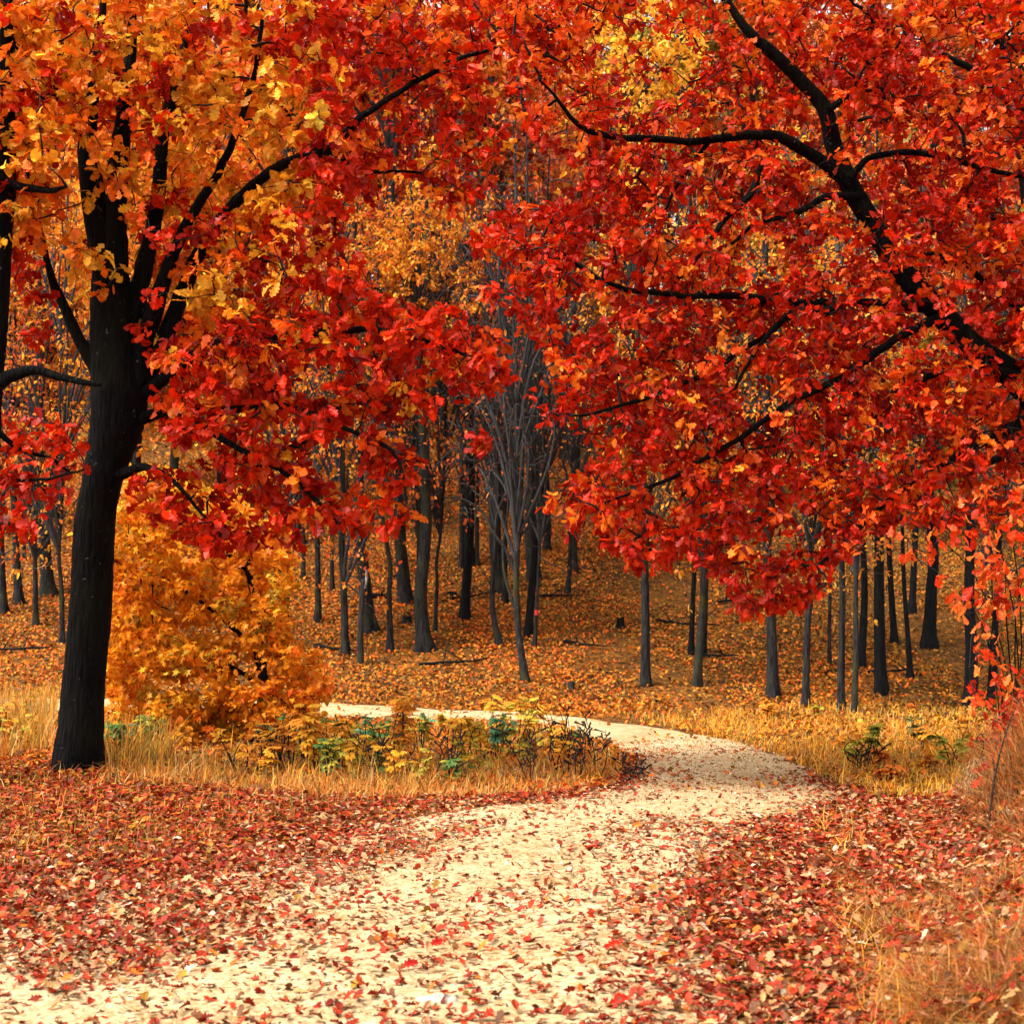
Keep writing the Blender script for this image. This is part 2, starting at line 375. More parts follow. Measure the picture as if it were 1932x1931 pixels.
def star_leaf(curl=0.15):
    ang = [-150, -118, -80, -48, -28, 0, 28, 48, 80, 118, 150]; r = [.30, .22, .52, .30, .62, .36, 1, .36, .62, .30, .52]
    r = [.25, .55, .27, .70, .33, .80, .33, .70, .27, .55, .25]
    Vv = [(0, .3, 0), (0, 0, 0)]
    for a_, q in zip(ang, r): Vv.append((q * math.sin(math.radians(a_)) * .72, .3 + q * math.cos(math.radians(a_)) * .85, 0))
    T = [(0, k + 1, k) for k in range(2, 12)] + [(0, 2, 1), (0, 1, 12)]
    Vv = np.array(Vv, float); Vv[:, 2] = 0.25 * np.abs(Vv[:, 0]) - curl * Vv[:, 1] ** 2
    return Vv, np.array(T)
def oval_leaf(curl=0.2, wide=0.27, fold=0.3):
    Vv = np.array([(0, 0, 0), (0, .5, 0), (0, 1, 0), (-wide, .35, 0), (-wide * .85, .68, 0), (wide, .35, 0), (wide * .85, .68, 0)], float)
    Vv[:, 2] = fold * np.abs(Vv[:, 0]) - curl * Vv[:, 1] ** 2
    return Vv, np.array([(0, 1, 3), (3, 1, 4), (4, 1, 2), (0, 5, 1), (5, 6, 1), (6, 2, 1)])
def chip_leaf():
    Vv = np.array([(0, 0, 0), (-.33, .5, .08), (0, 1, -.12), (.33, .5, .08)], float); return Vv, np.array([(0, 2, 1), (0, 3, 2)])
OAKS = [oak_leaf(.12, .22), oak_leaf(.35, .35, 1.1), oak_leaf(-.08, .15, .95, .3), oak_leaf(.25, .05, 1.15, -.35), oak_leaf(.5, .45, .9, .2)]
STARS = [star_leaf(.1), star_leaf(.35), star_leaf(-.1)]
OVALS = [oval_leaf(), oval_leaf(.5, .32, .1), oval_leaf(-.1, .25, .5)]
DRY = [oak_leaf(.5, .7, .95, .3), oak_leaf(-.35, .4, 1.0, -.4), oak_leaf(.15, .9, .8, .5), oak_leaf(.05, .12, 1.1, .1), oak_leaf(-.5, .15, 1.0, .3), oak_leaf(.3, -.4, 1.0, -.3), oak_leaf(.1, .25, 1.0, -.2), oak_leaf(.9, .3, 1.0, .8)]
CHIPS = [chip_leaf()]
OAKS_LOW = [oak_low(.12, .22), oak_low(.35, .35, 1.1), oak_low(-.08, .15, .95, .3), oak_low(.25, .05, 1.15, -.35), oak_low(.5, .45, .9, .2)]
DRY_LOW = [oak_low(.5, .7, .95, .3), oak_low(-.35, .4, 1.0, -.4), oak_low(.15, .9, .8, .5), oak_low(.05, .12, 1.1, .1), oak_low(-.5, .15, 1.0, .3), oak_low(.3, -.4, 1.0, -.3), oak_low(.1, .25, 1.0, -.2), oak_low(.9, .3, 1.0, .8)]

def frames(axis, nrm):
    a = unit(axis); n = unit(nrm - a * (nrm * a).sum(-1, keepdims=True)); b = np.cross(a, n)
    return np.stack([b, a, n], -1)
def bake(pos, R, size, tmpl, temps, extra):
    """join many leaves; extra: dict name -> (type, per leaf array)"""
    Vs, Ts, ex = [], [], {k: [] for k in extra}; n = 0
    for t, (tv, tt) in enumerate(temps):
        m = np.where(tmpl == t)[0]
        if not len(m): continue
        v = np.einsum('nij,kj->nki', R[m], tv) * size[m][:, None, None] + pos[m][:, None]
        Vs.append(v.reshape(-1, 3)); Ts.append((tt[None] + (np.arange(len(m)) * len(tv))[:, None, None] + n).reshape(-1, 3)); n += len(m) * len(tv)
        for k_, (ty, arr) in extra.items(): ex[k_].append(np.repeat(np.asarray(arr)[m], len(tv), axis=0))
    return np.vstack(Vs), np.vstack(Ts), {k_: (extra[k_][0], np.concatenate(ex[k_])) for k_ in extra}
_one = {}
def one_mesh(kind, temps, t, mat):
    key = (kind, t, mat.name)
    if key not in _one: _one[key] = mesh(kind, temps[t][0], temps[t][1], mat, False)
    return _one[key]
def leaf_parts(root, org, L, temps, mat_one, mat_bag, n_parts, cell=48, name='leaf', bag_name='foliage', bag_label=None, low=None, low_from=1e9):
    """L: dict pos R size col tmpl. The ones that show largest are objects, the rest one mesh."""
    px, py, dep = project(L['pos']); N = len(px)
    ok = (px > -10) & (px < 1940) & (py > -10) & (py < 1940)
    order = np.argsort(dep); pick = []; seen = {}
    for cap in (1, 2, 3, 5, 9):
        for q in order:
            if len(pick) >= n_parts: break
            if not ok[q]: continue
            c = (int(px[q] // cell), int(py[q] // cell))
            if seen.get(c, 0) < cap: seen[c] = seen.get(c, 0) + 1; pick.append(q); ok[q] = False
    pick = np.array(pick, int); keep = np.ones(N, bool); keep[pick] = False
    for q in pick:
        o = link(name, one_mesh(name, temps, int(L['tmpl'][q]), mat_one), root)
        Mx = Matrix([list(r) for r in L['R'][q] * L['size'][q]]).to_4x4(); Mx.translation = Vector(L['pos'][q] - org)
        o.matrix_basis = Mx; c = L['col'][q]; o.color = (float(c[0]), float(c[1]), float(c[2]), 1)
    s = {k_: v[keep] for k_, v in L.items()}
    if keep.any():
        tm = s['tmpl'].copy(); tl = list(temps)
        if low: tm = tm + np.where(s['pos'][:, 1] > low_from, len(temps), 0); tl += list(low)
        V, T, ex = bake(s['pos'] - org, s['R'], s['size'], tm, tl, {'tint': ('FLOAT_COLOR', s['col'])})
        o = link(bag_name, mesh(bag_name, V, T, mat_bag, False, ex), root); tag(o, bag_label, kind='stuff')

# ------------------------------------------------------------------ growing twigs towards leaf clusters
def grow(nodes, targets, r_tip=0.0025, jit=0.10, sag=0.05, sides=3, seed=0, maxr=0.02, sub=4):
    q = np.random.default_rng(seed); cap = len(nodes) + len(targets) * (sub + 1) + 10
    pos = np.zeros((cap, 3)); own = np.full(cap, -1); n = len(nodes); pos[:n] = nodes
    d0 = np.array([((nodes - t) ** 2).sum(1).min() for t in targets]) if len(nodes) else np.zeros(len(targets))
    tw = []; dirs = np.zeros_like(targets)
    for ti in np.argsort(d0):
        t = targets[ti]; d = ((pos[:n] - t) ** 2).sum(1); k_ = int(d.argmin()); a = pos[k_]; L = math.sqrt(d[k_])
        s = np.linspace(0, 1, sub + 1)[:, None]; off = q.normal(0, jit * L, 3); off2 = q.normal(0, jit * L * 0.5, 3)
        pts = a + (t - a) * s + off * (np.sin(s * np.pi)) + off2 * np.sin(s * 2 * np.pi) + np.array([0, 0, sag * L]) * np.sin(s * np.pi)
        tw.append([pts, own[k_], 1]); own[n:n + sub] = len(tw) - 1; pos[n:n + sub] = pts[1:]; n += sub
        dirs[ti] = unit(pts[-1] - pts[-2])
    for e in reversed(tw):
        if e[1] >= 0: tw[e[1]][2] += e[2]
    bag = Bag()
    for pts, par, c in tw:
        r0 = min(maxr, r_tip * (1.2 + 0.75 * math.sqrt(c))); s_ = sides + (1 if r0 > .008 else 0)
        bag.add(*tube(pts, np.linspace(r0, r_tip, len(pts)), s_))
    return bag, dirs
def cluster_leaves(targets, dirs, nper, size, cols, ntm, spread_=0.05, droop=0.25, up=0.75, seed=0):
    """rosettes of leaves round each twig end; cols (n clusters,3)"""
    q = np.random.default_rng(seed); cnt = q.integers(nper[0], nper[1] + 1, len(targets)); ci = np.repeat(np.arange(len(targets)), cnt); N = len(ci)
    d = dirs[ci]; rad = q.normal(0, 1, (N, 3)); rad[:, 2] *= 0.6; rad = unit(rad - d * (rad * d).sum(1, keepdims=True))
    ax = unit(d * q.uniform(0.1, 0.9, (N, 1)) + rad * q.uniform(0.5, 1.0, (N, 1)) + np.array([0, 0, -1.0]) * (droop * q.uniform(0, 2, (N, 1))))
    nr = unit(np.array([0, 0, 1.0]) * up + q.normal(0, 0.5, (N, 3)) + ax * 0.0)
    pos = targets[ci] - d * q.uniform(0, spread_ * 2.5, (N, 1)) + q.normal(0, spread_ * 0.35, (N, 3))
    col = np.clip(cols[ci] * q.uniform(0.6, 1.35, (N, 1)) * (1 + q.normal(0, 0.07, (N, 3))), 0.001, 0.95)
    return dict(pos=pos, R=frames(ax, nr), size=size[0] + (size[1] - size[0]) * q.beta(1.6, 2.2, N) * 1.25, tmpl=q.integers(0, ntm, N), col=col)
RED, DRED, ORED = np.array([.58, .022, .002]), np.array([.36, .009, .002]), np.array([.80, .095, .008])
ORA, YOR, GOLD, OLIVE = np.array([.86, .19, .012]), np.array([.92, .37, .022]), np.array([.80, .40, .03]), np.array([.36, .22, .02])
def pick_cols(W, pal):
    """W (n,k) weights, pal list of k colours"""
    W = W / W.sum(1, keepdims=True); c = W.cumsum(1); u = rng.random((len(W), 1)); k_ = (u > c).sum(1); return np.array(pal)[np.minimum(k_, len(pal) - 1)]

def limb_world(pts, Y0, Y1):
    """pts: (x, y, half width) in the picture; depth runs from Y0 to Y1 along it"""
    p = np.array(pts, float); s = np.linspace(0, 1, len(p)); Yv = Y0 + (Y1 - Y0) * s
    return P(p[:, 0], p[:, 1], Yv), p[:, 2] / F * Yv
def oak_tree(name, label, trunk, Yt, limbs, crowns, colf, nper, size, seed, n_parts, cat='tree', base=None, up=0.75, mat=None, group=None, clear=.5, tclear=(.1,)):
    q = np.random.default_rng(seed); mat = mat or M_OAK
    tp, tr = limb_world(trunk, Yt, Yt)
    b = tp[0].copy(); b[2] = gz(b[0], b[1]); tp[0, 2] = b[2] - 0.12
    root = empty(name, b); tag(root, label, cat, group)
    pts, rad = resample(tp, tr, 0.07)
    ph = q.uniform(0, 6.28)
    hgt = pts[:, 2] - b[2]
    def fl(i_, a_): return 1 + 0.16 * np.exp(-np.maximum(hgt[i_], 0)[:, None] / 0.22) * (np.sin(4 * a_ + ph) * 0.6 + np.sin(3 * a_ + 2 * ph))[None]
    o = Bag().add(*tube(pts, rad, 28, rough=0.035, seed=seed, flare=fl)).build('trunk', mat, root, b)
    nodes = [pts[hgt > 1.2]]; BP, BR_ = [pts], [rad]
    BC = [np.full(len(pts), tclear[0]) if len(tclear) == 1 else np.where((project(pts)[1] < tclear[1]) , tclear[0], tclear[2])]
    for lp, y0, y1, *lc in limbs:
        P_, r_ = limb_world(lp, Yt + y0, Yt + y1); p2, r2 = resample(P_, r_, 0.08)
        p2[2:] += np.cumsum(q.normal(0, 0.006, (len(p2) - 2, 3)), 0) * np.minimum(np.arange(len(p2) - 2) / 6, 1)[:, None]
        Bag().add(*tube(p2, r2, 12, rough=0.05, seed=int(q.integers(1e6)))).build('limb', mat, root, b); nodes.append(p2[3:])
        if len(lp) > 5 and lp[0][2] > 4: BP.append(p2); BR_.append(r2); BC.append(np.full(len(p2), lc[0] if lc else clear))
    nodes = np.vstack(nodes); BP, BR_, BC = np.vstack(BP), np.concatenate(BR_), np.concatenate(BC)
    T = []; 
    for poly, n, y0, y1, dens in crowns:
        x, y = sample_poly(poly, n, dens); T.append(P(x, y, Yt + q.uniform(y0, y1, n)))
    T = np.vstack(T); T = T[T[:, 2] > gz(T[:, 0], T[:, 1]) + 0.5]
    # the boughs stay mostly bare along their undersides and fronts, as in the photograph
    bx, by, bd = project(BP); tx, ty, td = project(T); hwb = BR_ * F / bd; near_ = np.zeros(len(T))
    for s0 in range(0, len(T), 500):
        dd = np.hypot(tx[s0:s0 + 500, None] - bx[None], ty[s0:s0 + 500, None] - by[None]) - hwb[None]
        near_[s0:s0 + 500] = (((dd < 17) & (T[s0:s0 + 500, None, 1] < BP[None, :, 1] + .25)) * BC[None]).max(1)
    T = T[q.random(len(T)) >= near_]
    bag, dirs = grow(nodes, T, seed=seed, jit=0.09, sag=0.04)
    tag(bag.build('twigs', M_TWIG, root, b), kind='stuff')
    # outer clusters lean out towards the light
    px, py, _ = project(T); L = cluster_leaves(T, dirs, nper, size, colf(px, py, T), len(OAKS), seed=seed + 1, up=up)
    leaf_parts(root, b, L, OAKS, M_LEAF_ONE, M_LEAF, n_parts, low=OAKS_LOW, low_from=Yt - 1.0)
    return root

# ------------------------------------------------------------------ forest trees on the hillside
def crown_proto(seed, rx, rz, ncl, nper, lsize, clump):
    """branches and leaves round an upright axis of height 2*rz starting at z=0"""
    q = np.random.default_rng(seed); axis = np.stack([np.zeros(40), np.zeros(40), np.linspace(-0.2, 2 * rz, 40)], 1)
    cen = unit(q.normal(0, 1, (clump, 3))) * q.uniform(0.35, 1.0, (clump, 1)) ; c = cen[q.integers(0, clump, ncl)] + q.normal(0, 0.20, (ncl, 3))
    c *= np.array([rx, rx, rz]); c[:, 2] += rz
    main = Bag(); nodes = [axis]
    for k_ in range(clump):                       # one bough to each clump
        e = cen[k_] * np.array([rx, rx, rz]) * 0.95; e[2] += rz; z0 = max(0.05, e[2] - 0.35 * rz - 0.6 * math.hypot(e[0], e[1])); s = np.linspace(0, 1, 7)[:, None]
        a0 = np.array([0, 0, z0]); p_ = a0 + (e - a0) * s + q.normal(0, .1, 3) * np.sin(s * np.pi) + np.array([0, 0, .25]) * np.sin(s * np.pi)
        main.add(*tube(p_, np.linspace(.035, .010, 7), 5)); nodes.append(p_[2:])
    tw, dirs = grow(np.vstack(nodes), c, r_tip=.004, jit=.12, sag=.05, sides=3, seed=seed, maxr=.02, sub=3)
    main.V += tw.V; main.Q += [x + main.n for x in tw.Q]; main.T += [x + main.n for x in tw.T]; main.n += tw.n
    bm_ = mesh('branches', np.vstack(main.V), [np.vstack(main.Q), np.vstack(main.T)], M_FTWIG)
    L = cluster_leaves(c, dirs, nper, lsize, np.ones((ncl, 3)), 3, spread_=.10, droop=.2, up=.7, seed=seed)
    N = len(L['pos'])
    V, T, ex = bake(L['pos'], L['R'], L['size'], L['tmpl'], OVALS, {'rnd': ('FLOAT', q.random(N)), 'val': ('FLOAT', q.random(N))})
    return bm_, mesh('crown', V, T, M_LEAF_FOREST, False, ex)
PROTO = {'full': [crown_proto(s, 1.7, 2.4, 520, (7, 13), (.09, .15), 26) for s in (1, 2, 3)],
         'sparse': [crown_proto(s, 1.5, 3.0, 480, (2, 6), (.06, .10), 24) for s in (4, 5)],
         'bare': [crown_proto(s, 1.3, 3.2, 620, (0, 1), (.05, .09), 30) for s in (6, 7)]}
CC = {'orange': (.88, .26, .025), 'gold': (.92, .38, .03), 'yellow': (.95, .55, .05), 'salmon': (.88, .27, .09), 'rust': (.68, .17, .03), 'red': (.55, .04, .01), 'lime': (.55, .42, .05), 'olive': (.34, .24, .04)}
def forest_tree(label, base, line, hw, kind, colour, H, mat, z_crown, sc=1.0, group='trees on the hillside', name='forest_tree', extra=None):
    """base: world point; line: list of world points above it"""
    q = np.random.default_rng(abs(hash(label + str(base[0]))) % (2 ** 32) if False else int(abs(base[0] * 1000) + abs(base[1] * 7777)) % 999983)
    root = empty(name, base); tag(root, label, 'tree', group)
    pts = [np.array([base[0], base[1], base[2] - .15])] + [np.array(p) for p in line]
    if np.linalg.norm(pts[1] - pts[0]) < .3: pts.pop(1) if len(pts) > 2 else None
    top = pts[-1]; zt = base[2] + H
    steps = max(3, int((zt - top[2]) / 1.2)); x, y = top[0], top[1]
    if zt > top[2] + .5:
        dx = (pts[-1] - pts[-2]); dx = dx / max(dx[2], .2)
        for s_ in range(1, steps + 1):
            f = s_ / steps; lean = max(0, 1 - 1.6 * f)
            x += dx[0] * lean * .4 * (zt - top[2]) / steps + q.normal(0, .07); y += q.normal(0, .05)
            pts.append(np.array([x, y, top[2] + (zt - top[2]) * f]))
    pts = np.array(pts); r = np.array([hw * (1 - .82 * min(1, max(0, (p[2] - base[2]) / H)) ** .9) for p in pts]); r[0] = hw * 1.08
    p2, r2 = resample(pts, r, .2 if base[1] < 34 else .5); hg = p2[:, 2] - base[2]; ph = q.uniform(0, 6.28)
    def fl(i_, a_): return 1 + np.exp(-np.maximum(hg[i_], 0)[:, None] / .16) * (0.38 + .30 * np.sin(3 * a_ + ph) + .2 * np.sin(5 * a_ + 2 * ph))[None]
    Bag().add(*tube(p2, r2, 12 if base[1] < 34 else 8, rough=.05, seed=int(q.integers(1e6)), flare=fl)).build('trunk', mat, root, base)
    pr = PROTO[kind]; bm_, lm_ = pr[int(q.integers(len(pr)))]
    zc = z_crown if z_crown < H - 1 else H - 1.5
    ic = int(np.argmin(np.abs(p2[:, 2] - (base[2] + zc)))); off = p2[ic] - base
    span = (H - zc + .5) / (4.8 if kind == 'full' else 6.2)
    rot = q.uniform(0, 6.28)
    for nm, me in (('branches', bm_), ('crown', lm_)):
        o = link(nm, me, root); o.location = tuple(off); o.rotation_euler = (0, 0, rot); o.scale = (sc, sc, span); tag(o, kind='stuff')
        if nm == 'crown':
            c = np.array(CC[colour]) * q.uniform(.85, 1.15); o.color = (float(c[0]), float(c[1]), float(c[2]), 1)
    return root, p2
ZO = {5: (600, 950, 2.7586), 6: (1200, 1100, 3.5109), 7: (1705, 1150, 3.2183), 4: (0, 750, 2.41375)}
def zd(z, x, y): ox, oy, s = ZO[z]; k_ = 1932 / 2305; return (ox + x / s) * k_, (oy + y / s) * k_
G, D, MO = M_GREY, M_DARK, M_MOSS
# zoom, base, width, further points up the stem, crown kind, colour, bark, label
FT = [
 (5, (320, 1235), 42, [(318, 900), (315, 400)], 'sparse', 'orange', G, 'straight grey tree with a flared foot beside the golden maple'),
 (5, (410, 1045), 28, [(405, 800)], 'bare', 'orange', G, 'thin grey tree behind the straight one near the golden maple'),
 (5, (492, 1440), 50, [(478, 1000), (465, 780)], 'sparse', 'orange', G, 'smooth grey tree just uphill of the track, left of the mossy snag'),
 (5, (768, 1420), 40, [(762, 1050), (766, 880)], 'bare', 'orange', G, 'slim dark tree right of the mossy broken snag'),
 (5, (960, 1355), 62, [(958, 1000), (950, 550)], 'sparse', 'orange', G, 'stout grey tree with wide root flare left of the forked sapling'),
 (5, (1042, 1300), 26, [(1058, 1000), (1055, 860), (1085, 650)], 'bare', 'gold', G, 'forked sapling close beside the stout grey tree'),
 (5, (1222, 1222), 66, [(1245, 950), (1262, 750)], 'bare', 'orange', D, 'dark leaning tree with a broad foot in the middle of the slope'),
 (5, (1455, 1385), 40, [(1400, 1130), (1415, 800), (1440, 400)], 'bare', 'rust', G, 'bent grey tree with a crooked foot in mid slope'),
 (5, (1615, 1612), 50, [(1560, 1250), (1550, 900), (1565, 640), (1585, 300)], 'bare', 'rust', MO, 'many branched grey tree nearest the track bend with a mossy foot'),
 (5, (1620, 1325), 56, [(1655, 950), (1690, 600), (1720, 150)], 'bare', 'orange', D, 'tall dark tree leaning rightwards behind the many branched tree'),
 (5, (1662, 1400), 26, [(1685, 1000), (1695, 700)], 'bare', 'orange', G, 'thin pole marked with a red paint band against the dark leaning tree'),
 (5, (1480, 1125), 38, [(1480, 700), (1480, 100)], 'bare', 'rust', G, 'grey tree seen between the bent tree and the many branched tree'),
 (5, (1745, 790), 46, [(1745, 500), (1730, 100)], 'bare', 'olive', G, 'far grey tree with wide foot right of the tall leaning tree'),
 (5, (1868, 1052), 32, [(1885, 850), (1905, 300)], 'bare', 'olive', G, 'slender far tree standing alone above the open leafy slope'),
 (5, (225, 965), 28, [(228, 700)], 'bare', 'orange', G, 'small far tree just behind the golden maple edge'),
 (5, (850, 875), 22, [(850, 600)], 'bare', 'rust', G, 'very thin far tree in the gap of the left slope'),
 (5, (1212, 905), 36, [(1212, 500)], 'bare', 'rust', G, 'grey far tree left of the pair in mid slope'),
 (5, (1305, 895), 30, [(1310, 500)], 'bare', 'rust', G, 'grey far tree right of the pair in mid slope'),
 (5, (120, 1420), 40, [(125, 1000), (130, 500)], 'sparse', 'gold', D, 'dark tree with a red tape ring at the golden maple edge'),
 (6, (885, 1552), 80, [(888, 1000), (880, 520)], 'sparse', 'gold', G, 'straight solitary grey tree right of the black stump'),
 (6, (1245, 1300), 46, [(1262, 900), (1275, 560)], 'sparse', 'gold', D, 'dark tree behind the mossy pair right of the solitary tree'),
 (6, (1288, 1555), 76, [(1315, 1250), (1345, 900), (1350, 560)], 'sparse', 'gold', MO, 'mossy tree leaning slightly, its stem double near the top'),
 (6, (1345, 1310), 40, [(1365, 900), (1370, 560)], 'bare', 'gold', D, 'dark stem right behind the mossy leaning tree'),
 (6, (1898, 1645), 96, [(1880, 1000), (1850, 480)], 'sparse', 'orange', G, 'sturdy charcoal tree with swollen foot under the low red boughs'),
 (6, (338, 655), 44, [(330, 300)], 'bare', 'olive', G, 'far flared tree above the open leafy slope'),
 (6, (1540, 885), 44, [(1560, 500)], 'bare', 'olive', D, 'short looking dark tree half hidden by the low red boughs'),
 (7, (345, 1415), 60, [(362, 850), (385, 560)], 'sparse', 'orange', G, 'grey tree with torn pale wood at its foot'),
 (7, (518, 1112), 30, [(525, 620)], 'bare', 'gold', G, 'thin tree behind the torn foot tree'),
 (7, (602, 1458), 60, [(610, 900), (615, 570)], 'sparse', 'gold', G, 'brown grey tree touching the lichen spotted tree'),
 (7, (698, 1476), 50, [(712, 1000), (712, 570)], 'sparse', 'gold', MO, 'lichen spotted mossy tree nearest the golden grass'),
 (7, (745, 1132), 62, [(768, 800), (775, 500)], 'bare', 'gold', D, 'dark tree behind the lichen spotted tree'),
 (7, (898, 1335), 96, [(885, 900), (880, 500)], 'sparse', 'gold', D, 'thick blackish tree right of the lichen spotted tree'),
 (7, (1000, 962), 54, [(970, 600), (955, 300)], 'bare', 'gold', D, 'black tree leaning leftwards uphill of the thick one'),
 (7, (1115, 1212), 44, [(1085, 850), (1060, 480)], 'bare', 'gold', D, 'slender black tree leaning leftwards in front of the black pair'),
 (7, (1118, 742), 54, [(1135, 400)], 'bare', 'gold', D, 'black far tree glimpsed under the red leaves'),
 (7, (1235, 982), 104, [(1260, 600), (1275, 300)], 'sparse', 'gold', D, 'broad black tree with spread foot far uphill at the right'),
 (7, (1540, 1445), 108, [(1550, 1000), (1535, 620)], 'sparse', 'rust', D, 'massive black trunk behind the hanging coral leaves'),
 (7, (1680, 1435), 60, [(1710, 1000), (1745, 450)], 'bare', 'rust', D, 'black tree next to the massive trunk behind coral leaves'),
 (4, (22, 1518), 42, [(8, 1200), (0, 900)], 'sparse', 'rust', G, 'leftmost grey tree of the three left of the big oak'),
 (4, (105, 1468), 46, [(85, 1100), (75, 800)], 'sparse', 'orange', G, 'middle grey tree of the three left of the big oak'),
 (4, (196, 1592), 32, [(188, 1100), (182, 800)], 'sparse', 'orange', G, 'thin grey tree nearest the big oak on its left'),
 (4, (340, 1680), 28, [(335, 1400), (320, 1200)], 'sparse', 'gold', G, 'grey pole half hidden behind the big oak trunk'),
 (4, (130, 1232), 20, [(132, 1050)], 'bare', 'rust', G, 'faint far pole left of the big oak'),
]
FOREST = {}
for n_, (z, b_, wd, up_, kd, cl, bk, lb) in enumerate(FT):
    bx, by = zd(z, *b_); B_ = hit([bx], [by])[0]; Y_ = B_[1]
    k_ = 1932 / 2305 / ZO[z][2]; hw = wd * k_ / 2 / F * Y_ * 0.93
    ln = [P(*zd(z, *u), Y_) for u in up_]; ln = [p for p in ln if p[2] > B_[2] + .4]
    near = Y_ < 30
    zc = (2.3 if near else 1.8) - (.6 if kd == 'sparse' else 0) + .5 * math.sin(n_ * 2.3)
    if bx > 1150: zc += .7
    FOREST[lb], tp_ = forest_tree(lb, B_, ln, hw, kd, cl, (9.0 + 1.5 * math.sin(n_ * 1.7)) if Y_ < 32 else 8.0 + math.sin(n_), bk, zc, 1.0 if kd != 'bare' else .95)
    if 'red paint band' in lb or 'red tape ring' in lb:
        rp = tp_[np.argmin(np.abs(project(tp_)[1] - (zd(5, 1680, 1150)[1] if 'paint' in lb else zd(5, 130, 1075)[1])))]
        V, Q, T = tube(np.array([rp + [0, 0, -.05], rp + [0, 0, 0], rp + [0, 0, .05]]), [hw * 1.03] * 3, 12, cap=False)
        m_, nt_, ou_ = new_mat('red_paint'); pb_ = nd(nt_, 'ShaderNodeBsdfPrincipled'); pb_.inputs['Base Color'].default_value = (.5, .02, .03, 1); pb_.inputs['Roughness'].default_value = .7; nt_.links.new(pb_.outputs[0], ou_.inputs[0])
        Bag().add(V, Q).build('painted_band', m_, FOREST[lb], B_)
# boughs of the many branched tree
r_ = FOREST['many branched grey tree nearest the track bend with a mossy foot']; bl = np.array(r_.location)
for ln in ([(1550, 950, 16), (1490, 800, 13), (1410, 690, 11), (1340, 560, 9), (1220, 480, 6), (1100, 500, 4)], [(1560, 650, 14), (1520, 500, 11), (1480, 380, 9), (1440, 150, 6)], [(1540, 1150, 14), (1480, 950, 12), (1470, 760, 10), (1500, 500, 8), (1470, 200, 6)], [(1555, 720, 10), (1640, 640, 7), (1700, 600, 5)], [(1555, 800, 12), (1590, 600, 10), (1560, 350, 8), (1600, 100, 5)]):
    k_ = 1932 / 2305 / ZO[5][2]; p_ = np.array([P(*zd(5, a, b2), bl[1] + .05 * i_) for i_, (a, b2, _) in enumerate(ln)]); rr = np.array([c for *_, c in ln]) * k_ * .8 / F * bl[1]
    Bag().add(*tube(*resample(p_, rr, .1), 8, rough=.05, seed=3)).build('limb', M_GREY, r_, bl)
# crowns that show above: crown centre in the picture, depth, colour, crown kind, radius factor
FEATURE = [
 (795, 500, 27, 'gold', 'full', .72, 'small glowing yellow tree in the gap between the oaks'),
 (690, 540, 28, 'gold', 'full', .75, 'amber tree left of the glowing yellow one'),
 (1000, 330, 32, 'salmon', 'full', 1.2, 'salmon pink tree high in the gap between the oaks'),
 (1195, 190, 37, 'yellow', 'full', 1.3, 'lemon tree behind the right oak limb'),
 (1290, 90, 44, 'lime', 'full', 1.5, 'lime green tree showing through the right oak'),
 (935, 170, 31, 'orange', 'full', 1.4, 'orange tree high between the oaks'),
 (760, 130, 30, 'red', 'full', 1.15, 'dark red tree at the top between the oaks'),
 (560, 180, 34, 'orange', 'full', 1.4, 'orange tree behind the upper left oak boughs'),
 (430, 420, 36, 'gold', 'full', 1.4, 'golden tree behind the left oak stems'),
 (90, 650, 30, 'gold', 'full', 1.1, 'amber tree behind the left oak, low at the left'),
 (250, 250, 40, 'orange', 'full', 1.6, 'orange tree far behind the left oak top'),
 (60, 250, 36, 'orange', 'full', 1.5, 'orange tree behind the left edge oak'),
 (1450, 480, 38, 'yellow', 'full', 1.2, 'yellow green tree in the hole of the right oak'),
 (1620, 200, 42, 'rust', 'full', 1.6, 'rusty tree behind the right oak fork'),
 (1850, 420, 34, 'rust', 'full', 1.4, 'rusty tree behind the far right boughs'),
 (1400, 720, 42, 'olive', 'full', 1.2, 'olive tree deep behind the right oak'),
 (1750, 760, 36, 'olive', 'full', 1.3, 'olive tree low behind the far right boughs'),
 (1150, 700, 48, 'gold', 'full', 1.2, 'gold tree far up the slope right of the gap'),
 (560, 700, 44, 'orange', 'full', 1.4, 'orange tree far up the slope behind the left oak'),
 (1100, 60, 46, 'orange', 'full', 1.6, 'orange tree at the very top between the oaks'),
 (880, 20, 40, 'orange', 'full', 1.7, 'orange tree just under the sky between the oaks'),
 (480, 30, 42, 'gold', 'full', 1.7, 'golden tree high behind the left oak boughs'),
 (1420, 60, 44, 'rust', 'full', 1.8, 'rusty tree high behind the right oak crown'),
 (1760, 40, 44, 'rust', 'full', 1.8, 'rusty tree high at the right behind the oaks'),
 (180, 40, 46, 'orange', 'full', 1.8, 'orange tree high behind the left oak trunk'),
 (880, 290, 33, 'orange', 'full', 1.2, 'orange tree above the glowing yellow one'),
 (745, 330, 37, 'orange', 'full', 1.2, 'orange tree left above the glowing yellow one'),
 (945, 430, 40, 'rust', 'full', 1.2, 'rusty tree in the gap below the salmon tree'),
 (840, 400, 42, 'rust', 'full', 1.3, 'rusty tree behind the glowing yellow one'),
 (1060, 560, 44, 'gold', 'full', 1.2, 'dull gold tree low in the gap beside the right oak'),
 (330, 620, 34, 'gold', 'full', 1.2, 'gold tree directly behind the left oak fork'),
]
